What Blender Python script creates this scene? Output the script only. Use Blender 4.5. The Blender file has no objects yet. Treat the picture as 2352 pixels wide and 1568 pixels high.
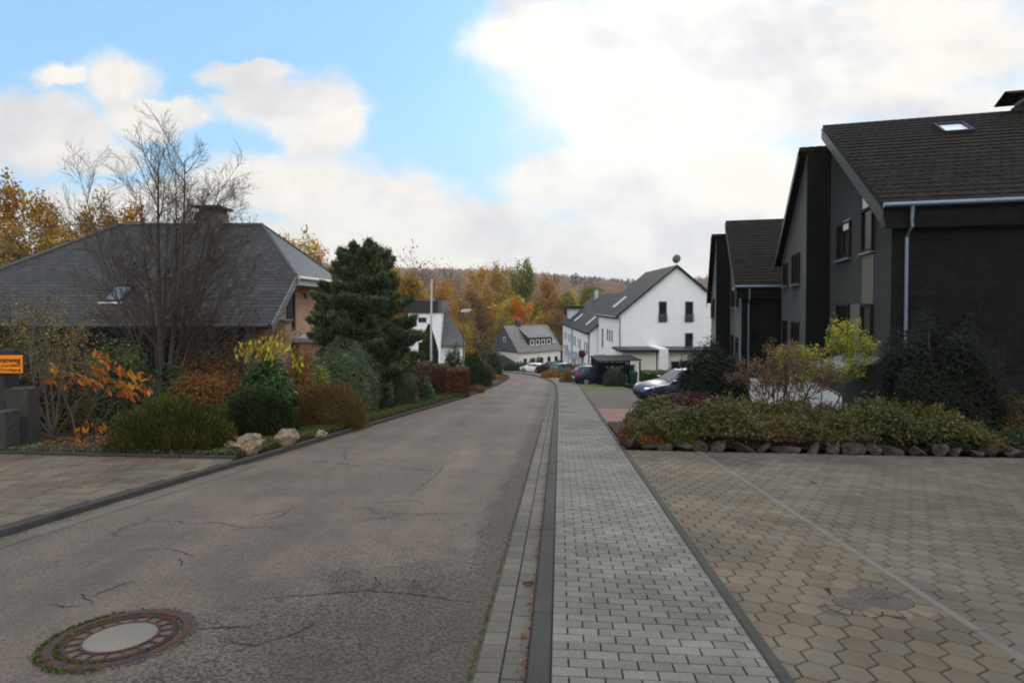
import bpy, math, random
import numpy as np
from mathutils import Vector, Matrix

scene = bpy.context.scene
COL = scene.collection
RNG = np.random.default_rng(7)
random.seed(7)

# ------------------------------------------------------------------ camera
F, CU, HV = 1332.3, 1176.0, 698.0          # focal length, centre column and horizon row of the photograph (2352 px wide view)
PITCH = math.radians(1.2)
PV = HV + F * math.tan(PITCH)
CAMZ = 1.75
SLOPE = 0.0988                             # the street runs downhill
RD = (0.08 / 1.0032, 1 / 1.0032)           # direction of the street in plan


def gz(x, y):
    return -SLOPE * (RD[0] * x + RD[1] * y)


def ray(u, v):
    xc, yc = (u - CU) / F, -(v - PV) / F
    c, s = math.cos(PITCH), math.sin(PITCH)
    return Vector((xc, c + yc * s, -s + yc * c))


def at(u, v, Y):
    d = ray(u, v)
    return Vector((0, 0, CAMZ)) + d * (Y / d.y)


def onground(u, v, dz=0.0):
    d = ray(u, v)
    nx, ny = SLOPE * RD[0], SLOPE * RD[1]
    t = (dz - CAMZ) / (d.z + nx * d.x + ny * d.y)
    return Vector((0, 0, CAMZ)) + d * t


def road(c, r, dz=0.0):
    """point in street coordinates: c across (to the right), r along, dz above the pavement plane"""
    x, y = RD[0] * r + RD[1] * c, RD[1] * r - RD[0] * c
    return Vector((x, y, gz(x, y) + dz))


cam_d = bpy.data.cameras.new("camera")
cam = bpy.data.objects.new("camera", cam_d)
COL.objects.link(cam)
cam.location = (0, 0, CAMZ)
cam.rotation_euler = (math.pi / 2 - PITCH, 0, 0)
cam_d.sensor_fit = 'HORIZONTAL'
cam_d.sensor_width = 36.0
cam_d.lens = 36.0 * F / 2352
cam_d.shift_y = (PV - 784.0) / 2352
cam_d.clip_start = 0.05
cam_d.clip_end = 9000
scene.camera = cam

# ------------------------------------------------------------------ node helpers


def newmat(name):
    m = bpy.data.materials.new(name)
    m.use_nodes = True
    nt = m.node_tree
    nt.nodes.clear()
    out = nt.nodes.new('ShaderNodeOutputMaterial')
    return m, nt, out


def nd(nt, kind, **kw):
    n = nt.nodes.new(kind)
    for k, v in kw.items():
        setattr(n, k, v)
    return n


def setin(nt, sock, v):
    if isinstance(v, bpy.types.NodeSocket):
        nt.links.new(v, sock)
    else:
        if hasattr(sock, 'default_value'):
            if isinstance(v, (tuple, list)) and len(v) == 3 and len(sock.default_value) == 4:
                v = (*v, 1)
            sock.default_value = v


def mth(nt, op, a, b=0.0, c=None, clamp=False):
    n = nd(nt, 'ShaderNodeMath', operation=op)
    n.use_clamp = clamp
    setin(nt, n.inputs[0], a)
    setin(nt, n.inputs[1], b)
    if c is not None:
        setin(nt, n.inputs[2], c)
    return n.outputs[0]


def mixc(nt, fac, a, b, mode='MIX'):
    n = nd(nt, 'ShaderNodeMix', data_type='RGBA', blend_type=mode)
    setin(nt, n.inputs[0], fac)
    setin(nt, n.inputs[6], a)
    setin(nt, n.inputs[7], b)
    return n.outputs[2]


def ramp(nt, fac, stops, interp='LINEAR'):
    n = nd(nt, 'ShaderNodeValToRGB')
    cr = n.color_ramp
    cr.interpolation = interp
    while len(cr.elements) > 1:
        cr.elements.remove(cr.elements[-1])
    for i, (p, c) in enumerate(stops):
        e = cr.elements[0] if i == 0 else cr.elements.new(p)
        e.position = p
        c = c if isinstance(c, (tuple, list)) else (c, c, c)
        e.color = (*c[:3], 1)
    setin(nt, n.inputs[0], fac)
    return n.outputs[0]


def noise(nt, vec, scale, detail=3.0, rough=0.55, out=0):
    n = nd(nt, 'ShaderNodeTexNoise')
    n.inputs['Scale'].default_value = scale
    n.inputs['Detail'].default_value = detail
    n.inputs['Roughness'].default_value = rough
    if vec is not None:
        nt.links.new(vec, n.inputs['Vector'])
    return n.outputs[out]


def coords(nt, which='Object'):
    return nd(nt, 'ShaderNodeTexCoord').outputs[which]


def mapr(nt, v, a, b, c=0.0, d=1.0, smooth=False):
    n = nd(nt, 'ShaderNodeMapRange')
    if smooth:
        n.interpolation_type = 'SMOOTHSTEP'
    setin(nt, n.inputs[0], v)
    for i, x in enumerate((a, b, c, d)):
        setin(nt, n.inputs[1 + i], x)
    return n.outputs[0]


def bump(nt, h, strength=0.3, dist=0.02):
    n = nd(nt, 'ShaderNodeBump')
    n.inputs['Strength'].default_value = strength
    n.inputs['Distance'].default_value = dist
    nt.links.new(h, n.inputs['Height'])
    return n.outputs[0]


def bsdf(nt, out, col, rough=0.7, normal=None, metal=0.0, spec=0.5):
    b = nd(nt, 'ShaderNodeBsdfPrincipled')
    setin(nt, b.inputs['Base Color'], col)
    setin(nt, b.inputs['Roughness'], rough)
    setin(nt, b.inputs['Metallic'], metal)
    setin(nt, b.inputs['Specular IOR Level'], spec)
    if normal is not None:
        nt.links.new(normal, b.inputs['Normal'])
    nt.links.new(b.outputs[0], out.inputs[0])
    return b


def island(nt):
    return nd(nt, 'ShaderNodeNewGeometry').outputs['Random Per Island']


def simple(name, col, rough=0.6, metal=0.0, spec=0.25, vary=0.18, scale=6.0, bumpy=0.0):
    """a paint, plastic, render or metal with uneven tone"""
    m, nt, out = newmat(name)
    v = coords(nt)
    n = noise(nt, v, scale, 5, 0.6)
    k = mapr(nt, n, 0.25, 0.75, 1 - vary, 1 + vary)
    c = mixc(nt, 1.0, col, k, 'MULTIPLY')
    nm = bump(nt, noise(nt, v, scale * 6, 4), bumpy, 0.01) if bumpy else None
    r = mapr(nt, n, 0.2, 0.8, max(0.02, rough - 0.08), min(1, rough + 0.08))
    bsdf(nt, out, c, r, nm, metal, spec)
    return m


LEAF_GAIN = 1.3


def leafmat(name, cols, rough=0.55, transl=0.3, clump=1.1, spread=0.45, hue=0.0):
    """leaves: every leaf its own tone, drifting from clump to clump"""
    m, nt, out = newmat(name)
    r = island(nt)
    v = coords(nt)
    big = noise(nt, v, clump, 2)
    f = mth(nt, 'ADD', mth(nt, 'MULTIPLY', r, 0.62), mapr(nt, big, 0.3, 0.7, -0.05, 0.43))
    n = len(cols)
    c = ramp(nt, f, [((i + 0.5) / n, tuple(min(0.75, x * LEAF_GAIN) for x in cols[i])) for i in range(n)])
    r2 = mth(nt, 'FRACT', mth(nt, 'MULTIPLY', r, 17.31))
    k = mapr(nt, r2, 0, 1, 1 - spread, 1 + spread)
    c = mixc(nt, 1.0, c, k, 'MULTIPLY')
    oi = nd(nt, 'ShaderNodeObjectInfo').outputs['Random']
    hs = nd(nt, 'ShaderNodeHueSaturation')
    nt.links.new(mapr(nt, oi, 0, 1, 0.5 - hue, 0.5 + hue), hs.inputs['Hue'])
    nt.links.new(mapr(nt, mth(nt, 'FRACT', mth(nt, 'MULTIPLY', oi, 7.7)), 0, 1, 0.85, 1.15), hs.inputs['Value'])
    nt.links.new(c, hs.inputs['Color'])
    c = hs.outputs[0]
    b = nd(nt, 'ShaderNodeBsdfPrincipled')
    nt.links.new(c, b.inputs['Base Color'])
    b.inputs['Roughness'].default_value = rough
    b.inputs['Specular IOR Level'].default_value = 0.2
    t = nd(nt, 'ShaderNodeBsdfTranslucent')
    nt.links.new(c, t.inputs[0])
    mx = nd(nt, 'ShaderNodeMixShader')
    mx.inputs[0].default_value = min(0.5, transl + 0.1)
    nt.links.new(b.outputs[0], mx.inputs[1])
    nt.links.new(t.outputs[0], mx.inputs[2])
    nt.links.new(mx.outputs[0], out.inputs[0])
    return m


def barkmat(name, col, col2):
    m, nt, out = newmat(name)
    v = coords(nt)
    n = noise(nt, v, 9, 5, 0.65)
    bsdf(nt, out, ramp(nt, n, [(0.3, col2), (0.7, col)]), 0.9, bump(nt, noise(nt, v, 30, 4), 0.4, 0.02))
    return m


def pavermat(name, cols, stain=0.25, fine=140.0, rough=0.85, moss=0.0):
    m, nt, out = newmat(name)
    r = island(nt)
    v = coords(nt)
    n = len(cols)
    c = ramp(nt, r, [((i + 0.5) / n, cols[i]) for i in range(n)])
    g = noise(nt, v, fine, 3, 0.7)
    c = mixc(nt, 1.0, c, mapr(nt, g, 0.25, 0.75, 0.62, 1.38), 'MULTIPLY')
    s = noise(nt, v, 0.9, 5, 0.65)
    c = mixc(nt, 1.0, c, mapr(nt, s, 0.3, 0.7, 1 - stain, 1 + stain), 'MULTIPLY')
    if moss:
        mk = mapr(nt, noise(nt, v, 2.3, 6, 0.7), 0.58, 0.72, 0, moss)
        c = mixc(nt, mk, c, (0.075, 0.085, 0.03))
    bsdf(nt, out, c, rough, bump(nt, g, 0.5, 0.004), 0, 0.15)
    return m


def tilemat(name, c1, c2, mortar, w, h, zk=1.0, rough=0.6, mort=0.012, moss=None, bstr=0.6, spec=0.5, bias=0.0, along='sum'):
    """courses of bricks, slates, shingles or tiles laid by the surface's own run and height"""
    m, nt, out = newmat(name)
    v = coords(nt)
    sx = nd(nt, 'ShaderNodeSeparateXYZ')
    nt.links.new(v, sx.inputs[0])
    a = sx.outputs[0] if along == 'x' else sx.outputs[1] if along == 'y' else mth(nt, 'ADD', sx.outputs[0], sx.outputs[1])
    cx = nd(nt, 'ShaderNodeCombineXYZ')
    setin(nt, cx.inputs[0], a)
    setin(nt, cx.inputs[1], mth(nt, 'MULTIPLY', sx.outputs[2], zk))
    b = nd(nt, 'ShaderNodeTexBrick')
    nt.links.new(cx.outputs[0], b.inputs['Vector'])
    for k, val in (('Color1', (*c1, 1)), ('Color2', (*c2, 1)), ('Mortar', (*mortar, 1)), ('Scale', 1.0), ('Mortar Size', mort),
                   ('Mortar Smooth', 0.2), ('Bias', bias), ('Brick Width', w), ('Row Height', h)):
        b.inputs[k].default_value = val
    g = noise(nt, v, 1.3, 5, 0.65)
    c = mixc(nt, 1.0, b.outputs[0], mapr(nt, g, 0.3, 0.7, 0.75, 1.25), 'MULTIPLY')
    g2 = noise(nt, v, 45, 3, 0.6)
    c = mixc(nt, 1.0, c, mapr(nt, g2, 0.3, 0.7, 0.8, 1.2), 'MULTIPLY')
    if moss:
        mk = mapr(nt, noise(nt, v, 1.9, 7, 0.75), 0.5, 0.7, 0, moss[1])
        c = mixc(nt, mk, c, moss[0])
    # each course leans out over the one below: a saw-tooth in height
    st = mth(nt, 'FRACT', mth(nt, 'DIVIDE', mth(nt, 'MULTIPLY', sx.outputs[2], zk), h))
    hgt = mth(nt, 'SUBTRACT', mth(nt, 'MULTIPLY', mth(nt, 'SUBTRACT', 1.0, st), 0.6), mth(nt, 'MULTIPLY', b.outputs['Fac'], 0.6))
    bsdf(nt, out, c, rough, bump(nt, hgt, bstr, 0.02), 0, spec)
    return m


# ------------------------------------------------------------------ mesh helpers
def mesh_np(name, V, faces=None, F4=None, smooth=False):
    me = bpy.data.meshes.new(name)
    V = np.asarray(V, dtype=np.float32)
    if F4 is not None:
        F4 = np.asarray(F4, dtype=np.int32)
        k = F4.shape[1]
        me.vertices.add(len(V))
        me.vertices.foreach_set('co', V.ravel())
        me.loops.add(F4.size)
        me.loops.foreach_set('vertex_index', F4.ravel())
        me.polygons.add(len(F4))
        me.polygons.foreach_set('loop_start', np.arange(0, F4.size, k, dtype=np.int32))
        me.update(calc_edges=True)
        me.validate()
    else:
        me.from_pydata([tuple(map(float, p)) for p in V], [], faces)
        me.update()
    if smooth:
        me.polygons.foreach_set('use_smooth', [True] * len(me.polygons))
    else:
        me.shade_flat()
    return me


def link(name, me, mat=None, parent=None, loc=None):
    o = bpy.data.objects.new(name, me)
    COL.objects.link(o)
    if mat is not None and me is not None and not me.materials:
        me.materials.append(mat)
    if parent is not None:
        o.parent = parent
    if loc is not None:
        o.location = loc
    return o


def tag(o, label=None, cat=None, group=None, kind=None):
    if label:
        o['label'] = label
    if cat:
        o['category'] = cat
    if group:
        o['group'] = group
    if kind:
        o['kind'] = kind
    return o


def thing(name, label, cat, loc=(0, 0, 0), rotz=0.0, group=None):
    o = link(name, None)
    o.empty_display_size = 0.2
    o.location = loc
    o.rotation_euler = (0, 0, rotz)
    return tag(o, label, cat, group)


def dup(root, loc, rotz=0.0, scale=None, label=None, group=None):
    r = root.copy()
    COL.objects.link(r)
    r.location = loc
    r.rotation_euler = (0, 0, rotz)
    if scale is not None:
        r.scale = scale
    if label:
        r['label'] = label
    if group:
        r['group'] = group
    for ch in list(root.children):
        c = ch.copy()
        COL.objects.link(c)
        c.parent = r
        for g in list(ch.children):
            d = g.copy()
            COL.objects.link(d)
            d.parent = c
    return r


class MB:
    def __init__(self):
        self.v, self.f = [], []

    def add(self, vs, fs):
        n = len(self.v)
        self.v += [tuple(p) for p in vs]
        self.f += [tuple(i + n for i in q) for q in fs]
        return self

    def box(self, a, b):
        (x0, y0, z0), (x1, y1, z1) = a, b
        return self.add([(x0, y0, z0), (x1, y0, z0), (x1, y1, z0), (x0, y1, z0), (x0, y0, z1), (x1, y0, z1), (x1, y1, z1), (x0, y1, z1)],
                        [(0, 3, 2, 1), (4, 5, 6, 7), (0, 1, 5, 4), (1, 2, 6, 5), (2, 3, 7, 6), (3, 0, 4, 7)])

    def prism(self, poly, ext):
        """poly: list of 3-D points, ext: vector of extrusion"""
        n = len(poly)
        e = Vector(ext)
        p = [Vector(q) for q in poly]
        return self.add(p + [q + e for q in p], [tuple(range(n))[::-1], tuple(range(n, 2 * n))] + [(i, (i + 1) % n, n + (i + 1) % n, n + i) for i in range(n)])

    def tube(self, pts, rad, n=8, cap=True):
        pts = [Vector(p) for p in pts]
        if not isinstance(rad, (list, tuple)):
            rad = [rad] * len(pts)
        vs, fs = [], []
        for i, p in enumerate(pts):
            d = (pts[min(i + 1, len(pts) - 1)] - pts[max(i - 1, 0)]).normalized()
            a = d.cross(Vector((0, 0, 1)) if abs(d.z) < 0.9 else Vector((1, 0, 0))).normalized()
            b = d.cross(a)
            for k in range(n):
                t = 2 * math.pi * k / n
                vs.append(p + (a * math.cos(t) + b * math.sin(t)) * rad[i])
        for i in range(len(pts) - 1):
            for k in range(n):
                fs.append((i * n + k, i * n + (k + 1) % n, (i + 1) * n + (k + 1) % n, (i + 1) * n + k))
        if cap:
            fs.append(tuple(range(n))[::-1])
            fs.append(tuple((len(pts) - 1) * n + k for k in range(n)))
        return self.add(vs, fs)

    def lathe(self, prof, n=24, c=(0, 0, 0)):
        """prof: list of (radius, z)"""
        vs, fs = [], []
        for r, z in prof:
            for k in range(n):
                t = 2 * math.pi * k / n
                vs.append((c[0] + r * math.cos(t), c[1] + r * math.sin(t), c[2] + z))
        for i in range(len(prof) - 1):
            for k in range(n):
                fs.append((i * n + k, i * n + (k + 1) % n, (i + 1) * n + (k + 1) % n, (i + 1) * n + k))
        return self.add(vs, fs)

    def build(self, name, mat, parent=None, smooth=False, bevel=0.0, sharp=None):
        me = bpy.data.meshes.new(name)
        me.from_pydata(self.v, [], self.f)
        me.update()
        if smooth:
            me.polygons.foreach_set('use_smooth', [True] * len(me.polygons))
            me.set_sharp_from_angle(angle=math.radians(sharp or 40))
        o = link(name, me, mat, parent)
        if bevel:
            md = o.modifiers.new('bevel', 'BEVEL')
            md.width = bevel
            md.segments = 2
            md.limit_method = 'ANGLE'
        return o


def tubes_np(paths, sides=4):
    """many tapered tubes into one vertex and quad array; paths: list of (pts (k,3), radii (k,))"""
    V, Q = [], []
    off = 0
    ang = np.arange(sides) * 2 * np.pi / sides
    ca, sa = np.cos(ang), np.sin(ang)
    for pts, rad in paths:
        k = len(pts)
        d = np.gradient(pts, axis=0)
        d /= np.linalg.norm(d, axis=1, keepdims=True) + 1e-9
        ref = np.where(np.abs(d[:, 2:3]) < 0.9, np.array([[0, 0, 1.0]]), np.array([[1.0, 0, 0]]))
        a = np.cross(d, ref)
        a /= np.linalg.norm(a, axis=1, keepdims=True) + 1e-9
        b = np.cross(d, a)
        ring = pts[:, None, :] + rad[:, None, None] * (a[:, None, :] * ca[None, :, None] + b[:, None, :] * sa[None, :, None])
        V.append(ring.reshape(-1, 3))
        i = np.arange(k - 1)[:, None] * sides
        j = np.arange(sides)[None, :]
        j2 = (j + 1) % sides
        Q.append(np.stack([i + j, i + j2, i + sides + j2, i + sides + j], -1).reshape(-1, 4) + off)
        off += k * sides
    return np.concatenate(V), np.concatenate(Q)


def unit(rng, n):
    v = rng.normal(size=(n, 3))
    return v / (np.linalg.norm(v, axis=1, keepdims=True) + 1e-9)


def cards(rng, P, N, size, aspect=0.5, vary=0.35, tang=None, fold=0.18):
    """leaf-shaped folded quads at P facing N"""
    n = len(P)
    t = unit(rng, n) if tang is None else tang + 0.35 * unit(rng, n)
    N = N / (np.linalg.norm(N, axis=1, keepdims=True) + 1e-9)
    if tang is None:
        t = t - N * np.sum(t * N, 1, keepdims=True)
    t /= np.linalg.norm(t, axis=1, keepdims=True) + 1e-9
    b = np.cross(N, t)
    b /= np.linalg.norm(b, axis=1, keepdims=True) + 1e-9
    s = (size * (1 + vary * rng.uniform(-1, 1, n)))[:, None]
    up = np.cross(t, b)
    V = np.stack([P - t * s * 0.5, P + b * s * 0.5 * aspect - t * s * 0.05 - up * s * fold * 0.5, P + t * s * 0.5, P - b * s * 0.5 * aspect - t * s * 0.05 - up * s * fold * 0.5], 1)
    return V.reshape(-1, 3), np.arange(4 * n).reshape(-1, 4)


def join_np(parts):
    V, Q, o = [], [], 0
    for v, q in parts:
        V.append(v)
        Q.append(q + o)
        o += len(v)
    return np.concatenate(V), np.concatenate(Q)


def dome_np(w, d, h, seg=14, rows=6, jit=0.1, rng=RNG, z0=0.0):
    V = []
    for i in range(rows + 1):
        t = (math.pi / 2) * i / rows
        for k in range(seg):
            a = 2 * math.pi * k / seg
            j = 1 + jit * rng.uniform(-1, 1)
            V.append((math.cos(a) * math.cos(t) * w / 2 * j, math.sin(a) * math.cos(t) * d / 2 * j, z0 + math.sin(t) * h * j))
    Q = [(i * seg + k, i * seg + (k + 1) % seg, (i + 1) * seg + (k + 1) % seg, (i + 1) * seg + k) for i in range(rows) for k in range(seg)]
    return np.array(V), np.array(Q)


def clump_cloud(rng, w, d, h, k, rel, n, low=0.0, shape=1.0):
    """points and outward normals on an uneven, clumped dome w x d x h"""
    u = unit(rng, n)
    u[:, 2] = np.where(u[:, 2] < 0, -u[:, 2] * 0.9, u[:, 2])
    c = unit(rng, k)
    c[:, 2] = np.abs(c[:, 2])
    amp = rng.uniform(0.5, 1.0, k)
    wid = rel * rng.uniform(0.7, 1.3, k) * 0.85
    dot = np.clip(u @ c.T, -1, 1)
    g = np.exp(-(np.arccos(dot) / wid) ** 2) * amp
    R = 1.04 - 0.24 * shape * (1 - g.max(1))
    R *= rng.uniform(0, 1, n) ** 0.16 * rng.uniform(0.96, 1.04, n)
    stray = rng.uniform(0, 1, n) < 0.05
    R = np.where(stray, R * rng.uniform(1.0, 1.13, n), R)
    box = np.sum(np.abs(u) ** 2.7, 1) ** (-1 / 2.7)            # fuller shoulders than an ellipsoid
    P = u * (R * box)[:, None] * np.array([w / 2, d / 2, h]) * 0.97
    near = c[np.argmax(g, 1)]
    N = u + 0.8 * (u - near) + np.array([0, 0, 0.35])
    return P, N


def skeleton(rng, base, spec, stems, rmin=0.002):
    """recursive branches. stems: list of (dir, length, radius). spec per level: (children, angle, length ratio, radius ratio, start, wobble, lift)"""
    paths, tips = [], []

    def grow(p0, d, L, r, lev):
        k = 6 if lev == 0 else (5 if lev == 1 else 4)
        pts = [np.array(p0, float)]
        d = np.array(d, float)
        d /= np.linalg.norm(d)
        wob = spec[min(lev, len(spec) - 1)][5]
        lift = spec[min(lev, len(spec) - 1)][6]
        for i in range(k - 1):
            d = d + rng.normal(size=3) * wob + np.array([0, 0, lift])
            d /= np.linalg.norm(d)
            pts.append(pts[-1] + d * L / (k - 1))
        pts = np.array(pts)
        rad = r * np.linspace(1, 0.12 if lev == 0 else 0.3, k)
        paths.append((pts, rad, lev))
        if lev >= len(spec):
            tips.append((pts[-1], d))
            return
        n, ang, lr, rr, st, _, _ = spec[lev]
        n = max(1, int(round(n * rng.uniform(0.8, 1.2))))
        for j in range(n):
            t = st + (1 - st) * (j + rng.uniform(0.2, 0.9)) / n
            x = t * (k - 1)
            i = min(int(x), k - 2)
            p = pts[i] + (pts[i + 1] - pts[i]) * (x - i)
            dd = pts[i + 1] - pts[i]
            dd /= np.linalg.norm(dd)
            side = np.cross(dd, rng.normal(size=3))
            side /= np.linalg.norm(side) + 1e-9
            a = ang * rng.uniform(0.7, 1.3)
            nd_ = dd * math.cos(a) + side * math.sin(a)
            grow(p, nd_, L * lr * rng.uniform(0.7, 1.25) * (1.15 - 0.55 * t), max(r * rr * (1.1 - 0.6 * t), rmin), lev + 1)
        tips.append((pts[-1], d))

    for d, L, r in stems:
        grow(base, d, L, r, 0)
    return paths, tips


def branch_mesh(name, paths, thick=6):
    a = [(p, r) for p, r, l in paths if l <= 1]
    b = [(p, r) for p, r, l in paths if l > 1]
    parts = [tubes_np(a, thick)]
    if b:
        parts.append(tubes_np(b, 3))
    V, Q = join_np(parts)
    return mesh_np(name, V, F4=Q, smooth=True)


def leaves_at(rng, tips, per, sigma, size, aspect=0.55, droop=0.0, vary=0.35, sel=None):
    T = np.array([t[0] for t in tips])
    D = np.array([t[1] for t in tips])
    if sel is not None:
        m = sel(T)
        T, D = T[m], D[m]
    P = np.repeat(T, per, 0) + rng.normal(size=(len(T) * per, 3)) * sigma
    N = unit(rng, len(P)) + np.array([0, 0, 0.6])
    tang = None
    if droop:
        tang = np.repeat(D, per, 0) * 0.5 + unit(rng, len(P)) * 0.5 + np.array([0, 0, -droop])
    return cards(rng, P, N, size, aspect, vary, tang)
# ------------------------------------------------------------------ light and sky
SUN_AZ, SUN_EL = math.radians(13), math.radians(22)
w = bpy.data.worlds.new("World")
scene.world = w
w.use_nodes = True
nt = w.node_tree
nt.nodes.clear()
wo = nd(nt, 'ShaderNodeOutputWorld')
bg = nd(nt, 'ShaderNodeBackground')
bg.inputs['Strength'].default_value = 0.1
nt.links.new(bg.outputs[0], wo.inputs[0])
sky = nd(nt, 'ShaderNodeTexSky', sky_type='NISHITA')
sky.sun_disc = False
sky.sun_elevation = SUN_EL
sky.sun_rotation = SUN_AZ
sky.air_density = 1.0
sky.dust_density = 0.6
sky.ozone_density = 1.6
D = coords(nt, 'Generated')
sp = nd(nt, 'ShaderNodeSeparateXYZ')
nt.links.new(D, sp.inputs[0])
dx, dy, dz = sp.outputs
yy = mth(nt, 'MAXIMUM', dy, 0.12)
a_ = mth(nt, 'DIVIDE', dx, yy)
e_ = mth(nt, 'DIVIDE', dz, yy)
cb = nd(nt, 'ShaderNodeCombineXYZ')
nt.links.new(a_, cb.inputs[0])
nt.links.new(e_, cb.inputs[1])
flat = cb.outputs[0]


def vm(op, a, b):
    n = nd(nt, 'ShaderNodeVectorMath', operation=op)
    setin(nt, n.inputs[0], a)
    setin(nt, n.inputs[1], b)
    return n.outputs['Value'] if op in ('LENGTH', 'DOT_PRODUCT') else n.outputs[0]


wn = noise(nt, flat, 3.2, 5, 0.62, out=1)
warp = vm('MULTIPLY', vm('SUBTRACT', wn, (0.5, 0.5, 0.5)), (0.26, 0.17, 0.0))
pw = vm('ADD', flat, warp)
CLOUDS = [(95, 320, 200, 75), (20, 290, 150, 75), (215, 365, 120, 40), (275, 215, 110, 70), (390, 262, 130, 34), (125, 195, 80, 34), (330, 290, 130, 40), (760, 300, 105, 105), (690, 260, 140, 60), (590, 235, 90, 44), (560, 190, 110, 24), (650, 420, 260, 75),
          (860, 470, 250, 70), (1060, 500, 240, 60), (250, 480, 420, 62), (60, 460, 250, 50), (600, 560, 900, 70), (1500, 600, 900, 130), (1560, 180, 420, 260), (1900, 120, 620, 200), (1230, 90, 170, 110),
          (1420, 250, 200, 150), (1340, 420, 230, 85), (1700, 470, 560, 160), (2250, 330, 330, 150)]
dens = None
for (u, v, ru, rv) in CLOUDS:
    q = vm('MULTIPLY', vm('SUBTRACT', pw, ((u - CU) / F, (HV - v) / F, 0)), (F / ru, F / rv, 0))
    s = mth(nt, 'SUBTRACT', 1.0, vm('LENGTH', q, (0, 0, 0)))
    dens = s if dens is None else mth(nt, 'SMOOTH_MAX', dens, s, 0.25)
fb = noise(nt, flat, 9.0, 7, 0.6)
dens = mth(nt, 'ADD', dens, mth(nt, 'MULTIPLY', mth(nt, 'SUBTRACT', fb, 0.5), 0.75))
front = mapr(nt, dens, -0.24, 0.44, 0, 1, True)
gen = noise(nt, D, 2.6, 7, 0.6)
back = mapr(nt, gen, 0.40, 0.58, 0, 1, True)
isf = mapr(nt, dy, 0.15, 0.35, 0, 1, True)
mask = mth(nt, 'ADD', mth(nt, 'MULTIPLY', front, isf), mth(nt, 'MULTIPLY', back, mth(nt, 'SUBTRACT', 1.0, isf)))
# cloud tone: lit from the sun's side, greyer bases
sd = (math.sin(SUN_AZ) * math.cos(SUN_EL), math.cos(SUN_AZ) * math.cos(SUN_EL), math.sin(SUN_EL))
n1 = noise(nt, vm('MULTIPLY', flat, (1.0, 1.6, 1.0)), 2.6, 4, 0.5)
flat2 = vm('ADD', vm('MULTIPLY', flat, (1.0, 1.6, 1.0)), (0.03, 0.10, 0))
n2 = noise(nt, flat2, 2.6, 4, 0.5)
relief = mapr(nt, mth(nt, 'SUBTRACT', n1, n2), -0.17, 0.13, 0, 1, True)
tone = ramp(nt, relief, [(0.0, (0.84, 0.82, 0.825)), (0.40, (0.98, 0.945, 0.91)), (0.85, (1.13, 1.06, 0.95))])
core = vm('DOT_PRODUCT', D, sd)
glow = mth(nt, 'POWER', mth(nt, 'MAXIMUM', core, 0.0), 14.0)
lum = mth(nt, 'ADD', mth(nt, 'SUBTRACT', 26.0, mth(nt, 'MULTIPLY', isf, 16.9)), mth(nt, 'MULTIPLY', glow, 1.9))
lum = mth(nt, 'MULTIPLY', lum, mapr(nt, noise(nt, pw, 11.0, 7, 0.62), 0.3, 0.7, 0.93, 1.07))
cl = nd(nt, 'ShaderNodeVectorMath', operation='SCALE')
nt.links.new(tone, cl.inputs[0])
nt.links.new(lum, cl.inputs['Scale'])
sk = mixc(nt, 1.0, sky.outputs[0], (1.12, 1.72, 1.95), 'MULTIPLY')
sk = mixc(nt, 0.75, sk, (3.6, 6.9, 10.6))
hazy = mapr(nt, e_, 0.0, 0.45, 0.85, 0.0, True)
sk = mixc(nt, mth(nt, 'MULTIPLY', hazy, isf), sk, (5.3, 8.3, 10.2))
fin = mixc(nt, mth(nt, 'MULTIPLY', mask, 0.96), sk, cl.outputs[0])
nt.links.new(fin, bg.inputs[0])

sl = bpy.data.lights.new('sun', 'SUN')
sl.energy = 1.2
sl.angle = math.radians(11)
sl.color = (1.0, 0.93, 0.82)
so = bpy.data.objects.new('sun', sl)
COL.objects.link(so)
so.rotation_euler = Vector(sd).to_track_quat('Z', 'Y').to_euler()
so.location = (0, 0, 60)

scene.view_settings.view_transform = 'Standard'
scene.view_settings.look = 'None'
scene.view_settings.exposure = 0.0
scene.view_settings.gamma = 1.0
scene.render.engine = 'CYCLES'
try:
    scene.cycles.use_denoising = True
    scene.cycles.denoiser = 'OPENIMAGEDENOISE'
except Exception:
    pass
scene.cycles.max_bounces = 6
scene.cycles.diffuse_bounces = 3
scene.cycles.transparent_max_bounces = 6
scene.cycles.filter_width = 1.9

# ------------------------------------------------------------------ terrain
RIDGE = ([-1200, 300, 700, 1000, 1200, 1330, 1450, 1560, 1650, 2000, 3600], [0.045, 0.054, 0.056, 0.052, 0.045, 0.036, 0.029, 0.032, 0.037, 0.044, 0.04])


def sstep(t):
    t = np.clip(t, 0, 1)
    return t * t * (3 - 2 * t)


def terrain(x, y):
    x, y = np.asarray(x, float), np.asarray(y, float)
    s = RD[0] * x + RD[1] * y
    z = np.where(s < 120, -SLOPE * np.maximum(s, -70), -SLOPE * 120 - SLOPE * 40 * (1 - np.exp(-(s - 120) / 40)))
    R = np.hypot(x, y)
    u = CU + F * x / np.maximum(y, 1)
    e = np.interp(np.where(y > 1, u, 3600), RIDGE[0], RIDGE[1])
    top = CAMZ + e * 1500
    k = sstep((R - 230) / 1270) * np.where(y > 0, 1, sstep((y + 400) / 400))
    zz = z * (1 - k) + (top - 6) * k
    wob = (np.sin(x / 130 + 1.3) * np.cos(y / 170) + 0.6 * np.sin(x / 61 + y / 83)) * 4 * sstep((R - 260) / 600)
    return zz + wob


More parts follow.
